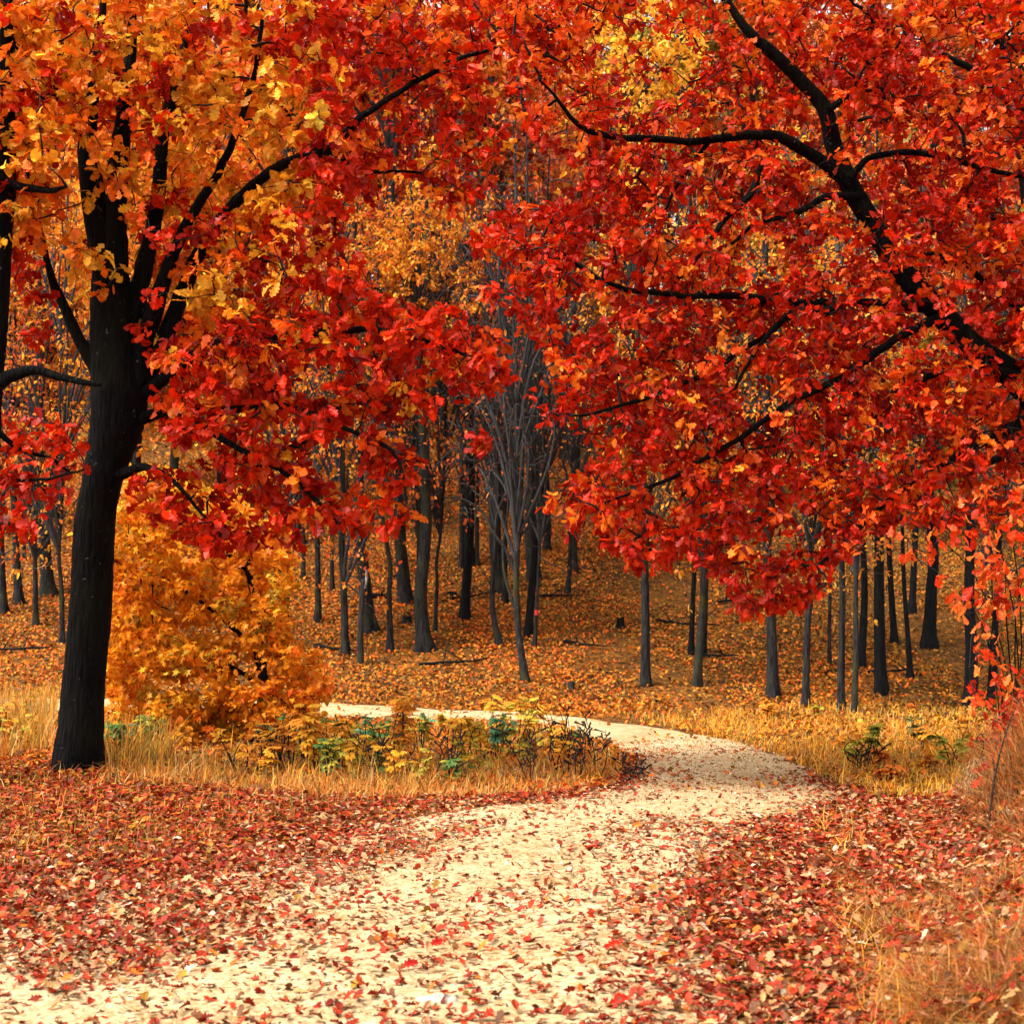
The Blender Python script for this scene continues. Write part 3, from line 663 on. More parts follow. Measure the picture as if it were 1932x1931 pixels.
for n_, (x_, y_, Y_, cl, kd, s_, lb) in enumerate(FEATURE):
    c_ = P(x_, y_, Y_); b_ = np.array([c_[0] + .1, Y_, float(gz(c_[0] + .1, Y_))]); half = 2.2 * s_
    forest_tree(lb, b_, [np.array([c_[0], Y_, b_[2] + 1.0])], .14, kd, cl, max(3.5, c_[2] + half - b_[2]), M_GREY, max(1.0, c_[2] - half - b_[2]), s_)
# the wood going on up the hill
far = []; q = np.random.default_rng(5)
while len(far) < 120:
    Y_ = q.uniform(34, 92); X_ = q.uniform(-.46, .46) * Y_
    if Y_ < 47 and -.15 < X_ / Y_ < .08: continue
    if all((X_ - a) ** 2 + (Y_ - b) ** 2 > 5.5 for a, b in far): far.append((X_, Y_))
for n_, (X_, Y_) in enumerate(far):
    px_, py_, _ = project(np.array([X_, Y_, float(gz(X_, Y_)) + 5]))
    gap = 845 < px_ < 985 and py_ > 350
    kd = 'bare' if gap or q.random() < .15 else ('sparse' if q.random() < .35 else 'full')
    cl = ['orange', 'rust', 'gold', 'salmon', 'orange', 'rust'][int(q.integers(6))]
    lb = {'bare': 'bare grey', 'sparse': f'thinly leaved {cl}', 'full': f'leafy {cl}'}[kd] + ' tree in the ' + ('lower' if Y_ < 48 else 'upper') + ' ranks of the wood, ' + ('behind the left oak' if px_ < 640 else 'behind the right oak' if px_ > 1050 else 'between the oaks')
    forest_tree(lb, np.array([X_, Y_, float(gz(X_, Y_))]), [np.array([X_, Y_, float(gz(X_, Y_)) + 1.0])], q.uniform(.09, .17), kd, cl, q.uniform(8, 12) if Y_ < 48 else q.uniform(12, 18), M_GREY if q.random() < .7 else M_DARK, q.uniform(2.5, 4.0), q.uniform(1.0, 1.4) if Y_ < 48 else q.uniform(1.4, 2.2), group='wood on the upper slope')
# broken snag, stumps, log
B_ = hit(*[[v] for v in zd(5, 585, 1505)])[0]; r_ = empty('tree_snag', B_); tag(r_, 'broken mossy snag with a pale torn top beside the track', 'snag')
p_ = np.array([B_ - [0, 0, .1]] + [P(*zd(5, a, b2), B_[1]) for a, b2 in ((582, 1300), (595, 1050), (600, 980))]); k_ = 1932 / 2305 / 2.7586 / F * B_[1]
Bag().add(*tube(*resample(p_, np.array([22, 19, 17, 15]) * k_, .08), 12, rough=.08, seed=4)).build('trunk', M_MOSS, r_, B_)
p_ = np.array([P(*zd(5, a, b2), B_[1]) for a, b2 in ((606, 1030), (622, 960), (616, 905))]); Bag().add(*tube(*resample(p_, np.array([13, 9, 2]) * k_, .05), 8, rough=.1, seed=5)).build('torn_top', M_PALE, r_, B_)
for ln in ([(590, 1080, 8), (545, 1040, 6), (500, 1005, 4)], [(598, 990, 7), (560, 965, 5), (510, 950, 3)]):
    p_ = np.array([P(*zd(5, a, b2), B_[1]) for a, b2, _ in ln]); Bag().add(*tube(*resample(p_, np.array([c for *_, c in ln]) * k_, .05), 6)).build('branch', M_GREY, r_, B_)
def stump(z, x, y, w_, h_, label, mat):
    B_ = hit(*[[v] for v in zd(z, x, y)])[0]; k_ = 1932 / 2305 / ZO[z][2] / F * B_[1]; r_ = empty('tree_stump', B_); tag(r_, label, 'stump', 'stumps on the slope')
    H = h_ * k_; R_ = w_ * k_ / 2; p_ = np.array([B_ + [0, 0, v * H] for v in (-.3, .05, .3, .6, .95)])
    def fl(i_, a_): return 1 + np.where(i_ < 4, 1, 0)[:, None] * (.35 * np.exp(-i_[:, None] / 1.2) * (1 + .5 * np.sin(4 * a_)))
    V, Q, T = tube(p_, np.array([1.1, 1.0, .92, .9, .88]) * R_, 14, rough=.06, seed=int(x), flare=fl); V[-1, 2] = p_[-1, 2] - .02
    V[-15:-1, 2] += np.random.default_rng(int(x)).normal(0, .06 * H, 14)
    Bag().add(V, Q).build('bole', mat, r_, B_)
    R2 = R_ * .86; a = np.arange(14) / 14 * 2 * np.pi; c = B_ + [0, 0, .90 * H]
    Bag().add(np.vstack([c + np.stack([R2 * np.cos(a), R2 * np.sin(a), 0 * a], 1), c]), (), [(k2, (k2 + 1) % 14, 14) for k2 in range(14)]).build('cut_face', M_GREY, r_, B_)
stump(6, 690, 1092, 66, 80, 'small black stump alone on the open leafy slope', M_DARK)
stump(6, 300, 1598, 62, 76, 'grey stump just above the track bend', M_GREY)
stump(5, 870, 1235, 62, 36, 'low dark stump left of the stout grey tree', M_DARK)
stump(5, 1150, 1080, 66, 24, 'very low stump left of the dark leaning tree', M_DARK)
def fallen_log(z, a, b2, w_, label):
    A_ = hit(*[[v] for v in zd(z, *a)])[0]; k_ = 1932 / 2305 / ZO[z][2] / F * A_[1]; Bp = P(*zd(z, *b2), A_[1] + .1); R_ = w_ * k_ / 2
    Bp[2] = max(Bp[2], gz(Bp[0], Bp[1]) + R_ * .5); A2 = A_ + [0, 0, R_ * .6]
    r_ = empty('fallen_log', A_); tag(r_, label, 'log')
    s = np.linspace(0, 1, 6)[:, None]; p_ = A2 + (Bp - A2) * s + np.array([0, 0, R_ * .3]) * np.sin(s * 7)
    Bag().add(*tube(p_, np.linspace(R_, R_ * .7, 6), 10, rough=.1, seed=8)).build('bole', M_DARK, r_, A_)
    m_ = p_[3]; Bag().add(*tube(np.array([m_, m_ + [.05, -.1, R_ * 1.5], m_ + [.12, -.15, R_ * 2.4]]), [R_ * .4, R_ * .3, R_ * .1], 6)).build('branch_stub', M_DARK, r_, A_)
def fallen_branch(label, x, y, L, seed):
    q = np.random.default_rng(seed); B_ = hit([x], [y])[0]; r_ = empty('fallen_branch', B_); tag(r_, label, 'branch', 'dead branches lying on the slope'); a = q.uniform(-.5, .5)
    s = np.linspace(0, 1, 8); p_ = np.stack([B_[0] + L * (s - .5) * math.cos(a), B_[1] + L * (s - .5) * math.sin(a), 0 * s], 1); p_[:, :2] += np.cumsum(q.normal(0, .03, (8, 2)), 0); p_[:, 2] = gz(p_[:, 0], p_[:, 1]) + .05 + .04 * s
    Bag().add(*tube(p_, np.linspace(.035, .012, 8), 6, rough=.1, seed=seed)).build('bough', M_DARK, r_, B_)
    for k_ in (2, 4, 5): e = p_[k_] + np.array([q.normal(0, .25), q.normal(0, .25), q.uniform(.1, .35)]); Bag().add(*tube(np.array([p_[k_], (p_[k_] + e) / 2 + [0, 0, .03], e]), [.014, .010, .005], 5)).build('side_twig', M_DARK, r_, B_)
for n_, (x_, y_, L_, lb) in enumerate([(640, 1230, 1.1, 'dead branch lying left of the mossy snag'), (860, 1255, 1.3, 'dead branch lying right of the slim tree'), (1110, 1220, 1.0, 'dead branch lying above the track bend stump'), (1290, 1180, 1.2, 'dead branch lying on the open slope right of the black stump'), (1350, 1240, .9, 'dead branch lying left of the mossy leaning tree'), (1400, 1130, 1.3, 'dead branch lying high under the low red boughs'), (900, 1130, 1.2, 'dead branch lying high in mid slope'), (1690, 1270, 1.0, 'dead branch lying behind the thick blackish tree'), (30, 1230, 1.2, 'dead branch lying left of the big oak'), (1060, 1130, 1.0, 'dead branch lying uphill beside the thin marked pole')]): fallen_branch(lb, x_, y_, L_, 900 + n_)
fallen_log(5, (640, 1100), (750, 1090), 40, 'fallen dark log between the mossy snag and the slim tree')
fallen_log(5, (785, 965), (890, 985), 26, 'fallen thin log uphill right of the slim tree')
fallen_log(7, (500, 1185), (575, 1160), 34, 'short black log lying left of the brown grey tree')

# ------------------------------------------------------------------ the big oaks
def dens_left(x, y):
    d = np.ones_like(x)
    d *= np.where((x > 90) & (x < 330) & (y > 250) & (y < 640), .35, 1)      # stems show here
    d *= np.where((x > 150) & (x < 270) & (y > 520), .25, 1)
    d *= np.where((x > 300) & (y > 850), .6, 1)
    d *= np.where(wav(x / 34, y / 26, 1, 71) < -.42, .12, 1)
    return d
def col_left(px, py, T):
    warm = sstep(660, 540, px) * sstep(640, 400, py + .25 * (px - 300)) ; band = np.exp(-((py - (380 + .45 * px)) / 90) ** 2) * sstep(640, 420, px)
    y_ = np.clip(warm * .95 + band * .75, .05, .95) * np.where(wav(px / 42, py / 36, 1.0, 21) > -.16, 1, .22)
    r_ = 1 - y_
    return pick_cols(np.stack([y_ * .9, y_ * .9, y_ * .55, r_ * .25 + .03, r_ * 1.0, r_ * .45, r_ * .12 + .02], 1), [YOR, ORA, GOLD, ORED, RED, DRED, ORA])
LEFT_CROWN = [(-120, -160), (640, -160), (650, 180), (690, 330), (640, 430), (720, 560), (850, 590), (950, 640), (975, 700), (930, 740), (850, 740), (790, 800), (760, 790), (700, 800), (600, 830), (520, 870), (480, 860), (400, 830), (330, 840), (285, 780), (270, 690), (170, 600), (90, 480), (-120, 420)]
LOW_L = [(330, 880), (420, 850), (560, 840), (600, 900), (700, 940), (680, 1010), (610, 990), (545, 1020), (480, 1040), (400, 1060), (330, 990), (250, 960), (240, 910)]
HANG = [(690, 800), (800, 820), (800, 900), (740, 900), (780, 960), (740, 1020), (700, 960)]
MIDTOP = [(640, -100), (960, -100), (1000, 60), (900, 160), (980, 280), (860, 420), (760, 300), (700, 400), (650, 300)]
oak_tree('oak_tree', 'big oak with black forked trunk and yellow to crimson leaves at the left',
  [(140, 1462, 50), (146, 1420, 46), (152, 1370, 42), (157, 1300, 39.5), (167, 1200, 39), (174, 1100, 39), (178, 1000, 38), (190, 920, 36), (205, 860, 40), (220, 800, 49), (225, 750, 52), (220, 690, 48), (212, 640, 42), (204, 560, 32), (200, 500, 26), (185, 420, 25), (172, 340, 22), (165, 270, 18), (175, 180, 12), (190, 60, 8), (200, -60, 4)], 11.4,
  [([(228, 720, 30), (226, 600, 26), (224, 500, 23), (223, 400, 20), (225, 290, 18), (240, 215, 17), (255, 120, 12), (262, 10, 8), (270, -90, 4)], 0, -.3),
   ([(240, 760, 30), (262, 640, 24), (275, 540, 18), (300, 420, 14), (312, 278, 12), (326, 226, 11), (350, 120, 8), (370, 10, 5), (380, -80, 3)], 0, .5),
   ([(250, 770, 22), (300, 560, 16), (333, 462, 12), (375, 392, 10), (430, 300, 8), (470, 180, 6), (500, 40, 4)], 0, -.6),
   ([(250, 780, 20), (320, 600, 16), (378, 455, 13), (410, 413, 12), (480, 345, 10), (545, 298, 9.5), (611, 281, 9), (660, 236, 8), (715, 189, 6), (840, 115, 5), (944, 75, 3)], 0, .6, .35),
   ([(560, 296, 7), (611, 283, 6.5), (650, 300, 5), (698, 326, 4), (795, 323, 2.5)], .5, .5),
   ([(190, 700, 18), (149, 640, 11), (115, 556, 9), (97, 500, 6), (80, 400, 4), (60, 300, 3)], 0, -.3),
   ([(195, 905, 14), (235, 893, 11), (274, 882, 8), (326, 906, 4.5), (380, 960, 3), (430, 1010, 2)], 0, -.5),
   ([(240, 800, 14), (330, 770, 10), (420, 770, 8), (520, 760, 7), (640, 790, 5), (740, 840, 3.5), (760, 930, 2)], 0, -.9),
   ([(250, 760, 14), (400, 660, 10), (560, 640, 8), (740, 640, 6), (900, 690, 3)], 0, -1.0),
   ([(330, 770, 8), (430, 830, 6), (520, 870, 5), (600, 930, 4), (650, 980, 2.5)], -.3, -.7),
   ([(500, 770, 8), (512, 745, 7), (527, 705, 6)], -.5, -.6),
   ([(180, 300, 10), (120, 200, 8), (60, 120, 6), (0, 60, 4)], 0, -.8)],
  [(LEFT_CROWN, 2300, -1.3, 1.3, dens_left), (LOW_L, 150, -.9, .2, None), (HANG, 34, -.9, -.5, None), (MIDTOP, 270, .3, 1.6, None)],
  col_left, (6, 10), (.075, .125), 101, 300, up=.55, clear=.1)
def col_edge(px, py, T):
    y_ = sstep(480, 250, py) * .85
    return pick_cols(np.stack([y_, y_, .1 + 0 * y_, 1 - y_, .7 * (1 - y_)], 1), [YOR, ORA, ORED, RED, DRED])
oak_tree('oak_tree', 'black trunk cut by the left picture edge with a sideways bough',
  [(-95, 1500, 46), (-60, 1200, 38), (-45, 1000, 35), (-30, 740, 33), (-17, 600, 31), (-9, 450, 31), (-3, 330, 33), (0, 250, 28), (8, 120, 20), (14, 0, 14), (20, -100, 8)], 10.6,
  [([(-30, 750, 24), (-5, 722, 16), (30, 706, 12), (70, 700, 9), (110, 712, 8), (160, 718, 6), (190, 722, 4)], 0, -.1),
   ([(-5, 340, 12), (40, 352, 8), (90, 358, 6), (130, 352, 3)], 0, -.4),
   ([(-30, 900, 7), (30, 905, 3.5), (90, 900, 3), (160, 880, 2)], 0, -.4),
   ([(-20, 800, 7), (40, 850, 4), (100, 870, 3), (140, 900, 2)], 0, .2)],
  [([(-160, -100), (110, -100), (130, 250), (60, 370), (-160, 400)], 210, -.9, .6, None),
   ([(-120, 760), (60, 770), (160, 790), (150, 900), (110, 960), (60, 1020), (-120, 1010)], 90, -.6, .8, None),
   ([(20, 420), (90, 440), (110, 640), (40, 660)], 14, .2, .8, None)],
  col_edge, (5, 9), (.075, .12), 202, 140, up=.5)
def dens_right(x, y):
    d = np.ones_like(x)
    d *= np.where(wav(x / 32, y / 22, 1, 72) < -.38, .10, 1)
    for cx, cy, rx, ry, v in ((1230, 130, 90, 80, .25), (1440, 490, 45, 55, .2), (1290, 60, 70, 60, .35), (1050, 200, 60, 70, .45), (1180, 640, 30, 40, .4), (1780, 230, 70, 80, .6), (960, 300, 60, 80, .3), (1120, 780, 40, 50, .4)):
        d *= np.where(((x - cx) / rx) ** 2 + ((y - cy) / ry) ** 2 < 1, v, 1)
    return d
def col_right(px, py, T):
    n = wav(px / 70, py / 45, 1.0, 33); hi = np.clip(.5 + .9 * n, .08, 1); top = sstep(250, 60, py)
    o = .35 * hi + .35 * top
    return pick_cols(np.stack([.10 + .45 * top * hi + .12 * hi, .15 + 1.0 * o, .85 + 0 * o, 1.0 * (1 - hi) + .10], 1), [ORA, ORED, RED, DRED])
RIGHT_CROWN = [(890, 430), (960, 395), (1060, 370), (1120, 330), (1000, 260), (960, 140), (900, -160), (2080, -160), (2080, 960), (1850, 990), (1700, 980), (1600, 1040), (1500, 1100), (1400, 1120), (1300, 1060), (1230, 1080), (1150, 1040), (1120, 960), (1050, 960), (1040, 930), (1100, 870), (1130, 830), (1050, 800), (990, 770), (1030, 720), (1030, 660), (960, 600), (905, 560)]
oak_tree('oak_tree', 'large spreading oak with scarlet leaves arching in from the right',
  [(2085, 1440, 58), (2080, 1250, 50), (2068, 1000, 46), (2030, 860, 41), (1970, 768, 34), (1910, 708, 27), (1831, 650, 24), (1758, 573, 23), (1695, 503, 21.5), (1640, 413, 20), (1602, 347, 19), (1574, 278, 17), (1557, 208, 15), (1518, 160, 13), (1466, 108, 12), (1414, 62, 10), (1380, 15, 7), (1340, -60, 4)], 11.2,
  [([(1600, 345, 14), (1539, 295, 12), (1484, 260, 10.5), (1411, 255, 8.5), (1341, 262, 7.5), (1298, 266, 7), (1184, 253, 6.5), (1104, 236, 5.5), (1076, 215, 4.5), (1052, 184, 3.5), (1010, 142, 2.2)], -.05, -.9, .85),
   ([(1052, 186, 3), (1017, 215, 2.2), (983, 250, 1.4)], -.7, -.7),
   ([(1341, 263, 5), (1290, 330, 3.5), (1240, 400, 2.5), (1215, 470, 2)], -.4, -.5),
   ([(1625, 372, 9), (1560, 371, 7), (1518, 396, 6), (1470, 420, 5), (1428, 434, 4), (1380, 470, 3)], -.05, -.6, .75),
   ([(1440, 300, 4), (1425, 345, 7), (1411, 370, 7), (1366, 410, 6), (1348, 437, 5), (1313, 486, 4), (1270, 530, 3)], -.5, -.8, .8),
   ([(1605, 335, 8), (1630, 305, 6), (1650, 295, 6), (1702, 288, 6), (1775, 292, 5.5), (1852, 312, 5), (1932, 333, 4)], -.1, -.4),
   ([(1760, 578, 13), (1640, 575, 9), (1504, 569, 8), (1435, 562, 7.5), (1366, 552, 7), (1296, 548, 6), (1198, 542, 5.5), (1163, 540, 5.2), (1115, 517, 4.5), (1073, 493, 4), (1035, 467, 3), (1003, 465, 2)], -.1, -1.0),
   ([(1600, 590, 7), (1550, 583, 6.5), (1498, 590, 6), (1463, 621, 5), (1428, 667, 4), (1390, 740, 3)], -.4, -.8),
   ([(1780, 595, 10), (1690, 640, 8), (1600, 700, 7), (1480, 760, 6), (1380, 830, 5), (1260, 900, 4), (1140, 950, 2)], -.1, -1.0),
   ([(1930, 720, 15), (1880, 700, 10), (1800, 694, 7), (1740, 720, 6), (1690, 745, 4)], -.1, -.5),
   ([(1990, 600, 8), (1932, 587, 6.5), (1869, 555, 6), (1824, 503, 5), (1786, 496, 5), (1761, 479, 4), (1689, 483, 3)], -.3, -.6),
   ([(1975, 775, 14), (1860, 830, 9), (1740, 900, 7), (1640, 980, 5), (1540, 1080, 3)], -.1, -.9),
   ([(1560, 210, 8), (1600, 180, 5), (1640, 145, 3)], -.05, .2),
   ([(1500, 590, 6), (1360, 690, 5), (1220, 740, 4), (1080, 770, 2.5)], -.4, -1.1)],
  [(RIGHT_CROWN, 5200, -1.3, .9, dens_right), ([(1360, 1100), (1440, 1120), (1560, 1090), (1580, 1120), (1500, 1150), (1400, 1160)], 40, -1.0, -.6, None), ([(1130, 950), (1000, 940), (1040, 990), (1130, 1050), (1160, 1000)], 20, -1, -.7, None), ([(890, 820), (930, 820), (935, 855), (895, 860)], 6, -1.0, -.9, None)],
  col_right, (6, 9), (.055, .10), 303, 300, up=.6, clear=.45, tclear=(.92, 425, .3))
def col_ur(px, py, T):
    return pick_cols(np.tile(np.array([[.25, .35, .6, .45, .12]]), (len(px), 1)), [ORA, ORED, RED, DRED, OLIVE])
oak_tree('oak_tree', 'dark oak behind at the top right corner with an upright trunk',
  [(2010, 1380, 44), (1990, 900, 34), (1962, 500, 25), (1935, 260, 19), (1926, 110, 16), (1922, 0, 14), (1918, -110, 8)], 14.0,
  [([(1930, 170, 17), (1910, 110, 14), (1886, 80, 14), (1852, 35, 13), (1817, 0, 12), (1780, -50, 7)], -.1, -.3),
   ([(1930, 205, 9), (1890, 185, 8), (1869, 150, 7.5), (1831, 128, 7), (1793, 108, 6), (1744, 76, 4)], -.1, -.7),
   ([(1960, 480, 12), (1900, 430, 8), (1840, 400, 5), (1790, 390, 3)], 0, -.5),
   ([(1985, 850, 12), (1900, 860, 8), (1800, 900, 6), (1720, 960, 3)], 0, -.4)],
  [([(1560, -120), (2040, -120), (2040, 900), (1800, 940), (1660, 980), (1560, 900), (1600, 500)], 560, -.9, 1.2, None)],
  col_ur, (5, 9), (.08, .125), 404, 60, up=.5)

# ------------------------------------------------------------------ golden maple
def maple():
    Yt = 16.2; B_ = hit([470], [1400])[0]; B_[1] = Yt; B_[0] = P(478, 1400, Yt)[0]; B_[2] = gz(B_[0], Yt)
    root = empty('maple_tree', B_); tag(root, 'bushy golden maple glowing behind the big oak trunk', 'tree')
    tl = P(np.array([495, 497, 490, 480, 465, 450, 440]), np.array([1420, 1300, 1240, 1150, 1050, 960, 900]), Yt); tl[0] = B_ - [0, 0, .1]
    p_, r_ = resample(tl, np.array([11, 10, 12, 8, 6, 4, 2]) / F * Yt, .06); Bag().add(*tube(p_, r_, 14, rough=.12, seed=6)).build('trunk', M_DARK, root, B_); nodes = [p_[3:]]
    q = np.random.default_rng(9)
    for ln in ([(490, 1290, 5), (420, 1250, 4), (330, 1230, 3), (250, 1240, 2)], [(488, 1230, 6), (400, 1150, 4), (300, 1080, 3), (240, 1020, 2)], [(486, 1200, 5), (520, 1100, 4), (545, 1020, 2)], [(495, 1310, 5), (540, 1330, 3), (590, 1310, 2)], [(494, 1330, 5), (400, 1340, 4), (300, 1350, 2)], [(470, 1080, 4), (380, 1000, 3), (330, 940, 2)]):
        P_, rr = limb_world(ln, Yt, Yt + q.uniform(-.7, .5)); a, b2 = resample(P_, rr, .08); Bag().add(*tube(a, b2, 8)).build('limb', M_DARK, root, B_); nodes.append(a)
    poly = [(205, 900), (300, 880), (430, 930), (520, 1000), (560, 1050), (545, 1150), (560, 1230), (625, 1240), (615, 1310), (575, 1380), (530, 1410), (480, 1400), (480, 1440), (400, 1430), (330, 1440), (270, 1420), (200, 1350), (150, 1200), (150, 1000)]
    def dn(x, y):
        d = np.ones_like(x)
        for cx, cy, rx, ry in ((400, 1190, 70, 22), (455, 1270, 22, 40), (330, 1290, 80, 16), (495, 1270, 16, 34)): d *= np.where(((x - cx) / rx) ** 2 + ((y - cy) / ry) ** 2 < 1, .16, 1)
        return d
    x, y = sample_poly(poly, 1400, dn); yy = q.uniform(-1.0, .9, len(x)); T = P(x, y, Yt + yy); T = T[T[:, 2] > gz(T[:, 0], T[:, 1]) + .06]
    bag, dirs = grow(np.vstack(nodes), T, r_tip=.002, seed=10, sub=3, sides=3, maxr=.01); tag(bag.build('twigs', M_TWIG, root, B_), kind='stuff')
    px, py, _ = project(T)
    n = wav(px / 50, py / 35, 1, 44); red = sstep(520, 600, px) * .8 + .05
    c = pick_cols(np.stack([.9 + 0 * n, np.clip(.6 + n, .1, 2), .4 * np.clip(.3 - n, 0, 1), red], 1), [np.array([.98, .38, .02]), np.array([.98, .30, .016]), OLIVE * 1.5, np.array([.9, .2, .02])])
    dirs[:, 2] *= .4
    L = cluster_leaves(T, unit(dirs), (11, 18), (.07, .115), c, 3, spread_=.10, droop=.18, up=.75, seed=11)
    leaf_parts(root, B_, L, STARS, M_MAPLE_ONE, M_MAPLE, 300, cell=30, low=OVALS, low_from=Yt - .75)
maple()

# ------------------------------------------------------------------ red leaved shrub on the bank
def coral_shrub(label, feet, tips, n, poly, Y0, Y1, cols, seed, sz, nparts, twig=M_TWIG):
    q = np.random.default_rng(seed); B_ = hit([feet[0]], [feet[1]])[0] if feet[0] < 1932 else np.array([P(feet[0], feet[1], Y0)[0], Y0, 0.]); B_[2] = gz(B_[0], B_[1])
    root = empty('shrub', B_); tag(root, label, 'shrub'); nodes = []
    for tx, ty in tips:
        e = P(tx, ty, q.uniform(Y0, Y1)); s = np.linspace(0, 1, 9)[:, None]; b0 = B_ + [q.normal(0, .08), q.normal(0, .08), -.04]
        p_ = b0 + (e - b0) * s + np.array([0, 0, .35]) * np.sin(s * np.pi * .9) * np.linalg.norm(e - b0) * .5 + q.normal(0, .05, 3) * np.sin(s * np.pi * 2)
        Bag().add(*tube(p_, np.linspace(.007, .0025, 9), 6)).build('stem', twig, root, B_); nodes.append(p_[2:])
    x, y = sample_poly(poly, n); T = P(x, y, q.uniform(Y0, Y1, n)); T = T[T[:, 2] > gz(T[:, 0], T[:, 1]) + .05]
    bag, dirs = grow(np.vstack(nodes), T, r_tip=.0018, seed=seed, jit=.12, sub=4, sides=3, maxr=.008); tag(bag.build('twigs', twig, root, B_), kind='stuff')
    c = np.array(cols)[q.integers(0, len(cols), len(T))]
    L = cluster_leaves(T, dirs, (3, 6), sz, c, 3, spread_=.05, droop=.7, up=.2, seed=seed + 1)
    leaf_parts(root, B_, L, OVALS if twig is M_TWIG else STARS, M_LEAF_ONE, M_LEAF, nparts, cell=26)
CORAL = [(.78, .075, .008), (.82, .12, .012), (.62, .03, .006), (.85, .20, .03), (.70, .05, .006)]
coral_shrub('shrub with hanging coral red leaves on the bank at the right edge', (1905, 1430), [(1800, 1230), (1850, 1100), (1780, 1060), (1900, 1000), (1930, 1150), (1830, 1330), (1720, 1050), (1932, 900)],
            110, [(1700, 990), (1932, 880), (1990, 900), (1990, 1420), (1900, 1400), (1830, 1320), (1785, 1280), (1800, 1180), (1760, 1110), (1690, 1060)], 8.6, 9.6, CORAL, 51, (.055, .09), 260)
coral_shrub('low tangle of crimson leaves over the grassy bank edge', (1925, 1560), [(1870, 1380), (1860, 1460), (1930, 1330), (1840, 1420), (1890, 1500)],
            70, [(1850, 1380), (1932, 1280), (1990, 1300), (1990, 1560), (1900, 1540), (1835, 1480)], 8.2, 9.2, [(.50, .02, .01), (.62, .06, .02), (.40, .015, .01), (.60, .15, .06)], 52, (.06, .10), 140)

# ------------------------------------------------------------------ plants of the island inside the bend
def leafy_plant(name, label, x, y, h, n_leaf, col, col2, seed, size=.16, kind='pinnate', group=None, cat='plant', stem_col=None):
    q = np.random.default_rng(seed); B_ = hit([x], [y])[0]; root = empty(name, B_); tag(root, label, cat, group)
    ns = 3 if kind == 'pinnate' else 4; tipP = []
    for s_ in range(ns):
        e = B_ + np.array([q.normal(0, .22 * h), q.normal(0, .16 * h), h * q.uniform(.75, 1.05)]); s = np.linspace(0, 1, 6)[:, None]
        p_ = B_ - [0, 0, .03] + (e - B_) * s + q.normal(0, .05, 3) * np.sin(s * np.pi); Bag().add(*tube(p_, np.linspace(.008, .003, 6), 5)).build('stem', M_TWIG if stem_col is None else stem_col, root, B_); tipP.append(p_)
    # one compound leaf: paired leaflets on a drooping rib
    key = ('compound', kind)
    if key not in _one:
        Vs, Ts, n = [], [], 0; tv, tt = OVALS[0]
        items = [(t, sd) for t in (.25, .42, .58, .74, .9) for sd in (-1, 1)] + [(1.0, 0)] if kind == 'pinnate' else [(0.1, a) for a in (-1.3, -.6, 0, .6, 1.3)]
        for t, sd in items:
            a = sd * 1.05 if kind == 'pinnate' else sd; L_ = (.42 if kind == 'pinnate' else .85) * (1 - .2 * abs(t - .5)); ca_, sa_ = math.cos(a), math.sin(a)
            R_ = np.array([[ca_, sa_, 0], [-sa_, ca_, 0], [0, 0, 1]]); v = (tv * L_ * (1.0 if kind == 'pinnate' else np.array([1.2, 1, 1]))) @ R_.T; v = v + [0, t if t < 1 else .93, 0]; v[:, 2] -= .35 * v[:, 1] ** 2
            Vs.append(v); Ts.append(tt + n); n += len(v)
        Vs.append(np.array([(-.008, 0, 0), (.008, 0, 0), (0, .95, -.32)])); Ts.append(np.array([(n, n + 1, n + 2)]))
        _one[key] = mesh('leaf', np.vstack(Vs), np.vstack(Ts), M_LEAF_ONE, False)
    for k_ in range(n_leaf):
        p_ = tipP[k_ % ns]; f = q.uniform(.3, 1) ** .7; pos = p_[0] + (p_[-1] - p_[0]) * f; a = q.uniform(0, 6.28)
        ax = np.array([math.cos(a), math.sin(a), q.uniform(-.1, .6)]); R_ = frames(ax[None], np.array([[0, 0, 1.]]) + q.normal(0, .25, (1, 3)))[0] * size * q.uniform(.7, 1.2)
        o = link('leaf', _one[key], root); Mx = Matrix([list(r) for r in R_]).to_4x4(); Mx.translation = Vector(pos - B_); o.matrix_basis = Mx
        c = (np.array(col) if q.random() < .65 else np.array(col2)) * q.uniform(.8, 1.2); o.color = (float(c[0]), float(c[1]), float(c[2]), 1)
YEL, YEL2, GRN, TEAL, YGR = (.80, .42, .035), (.75, .30, .03), (.10, .22, .05), (.13, .34, .17), (.48, .42, .05)
STRIP_P = [(1250, 1360), (1560, 1345), (1850, 1350), (1860, 1480), (1660, 1490), (1500, 1430)]
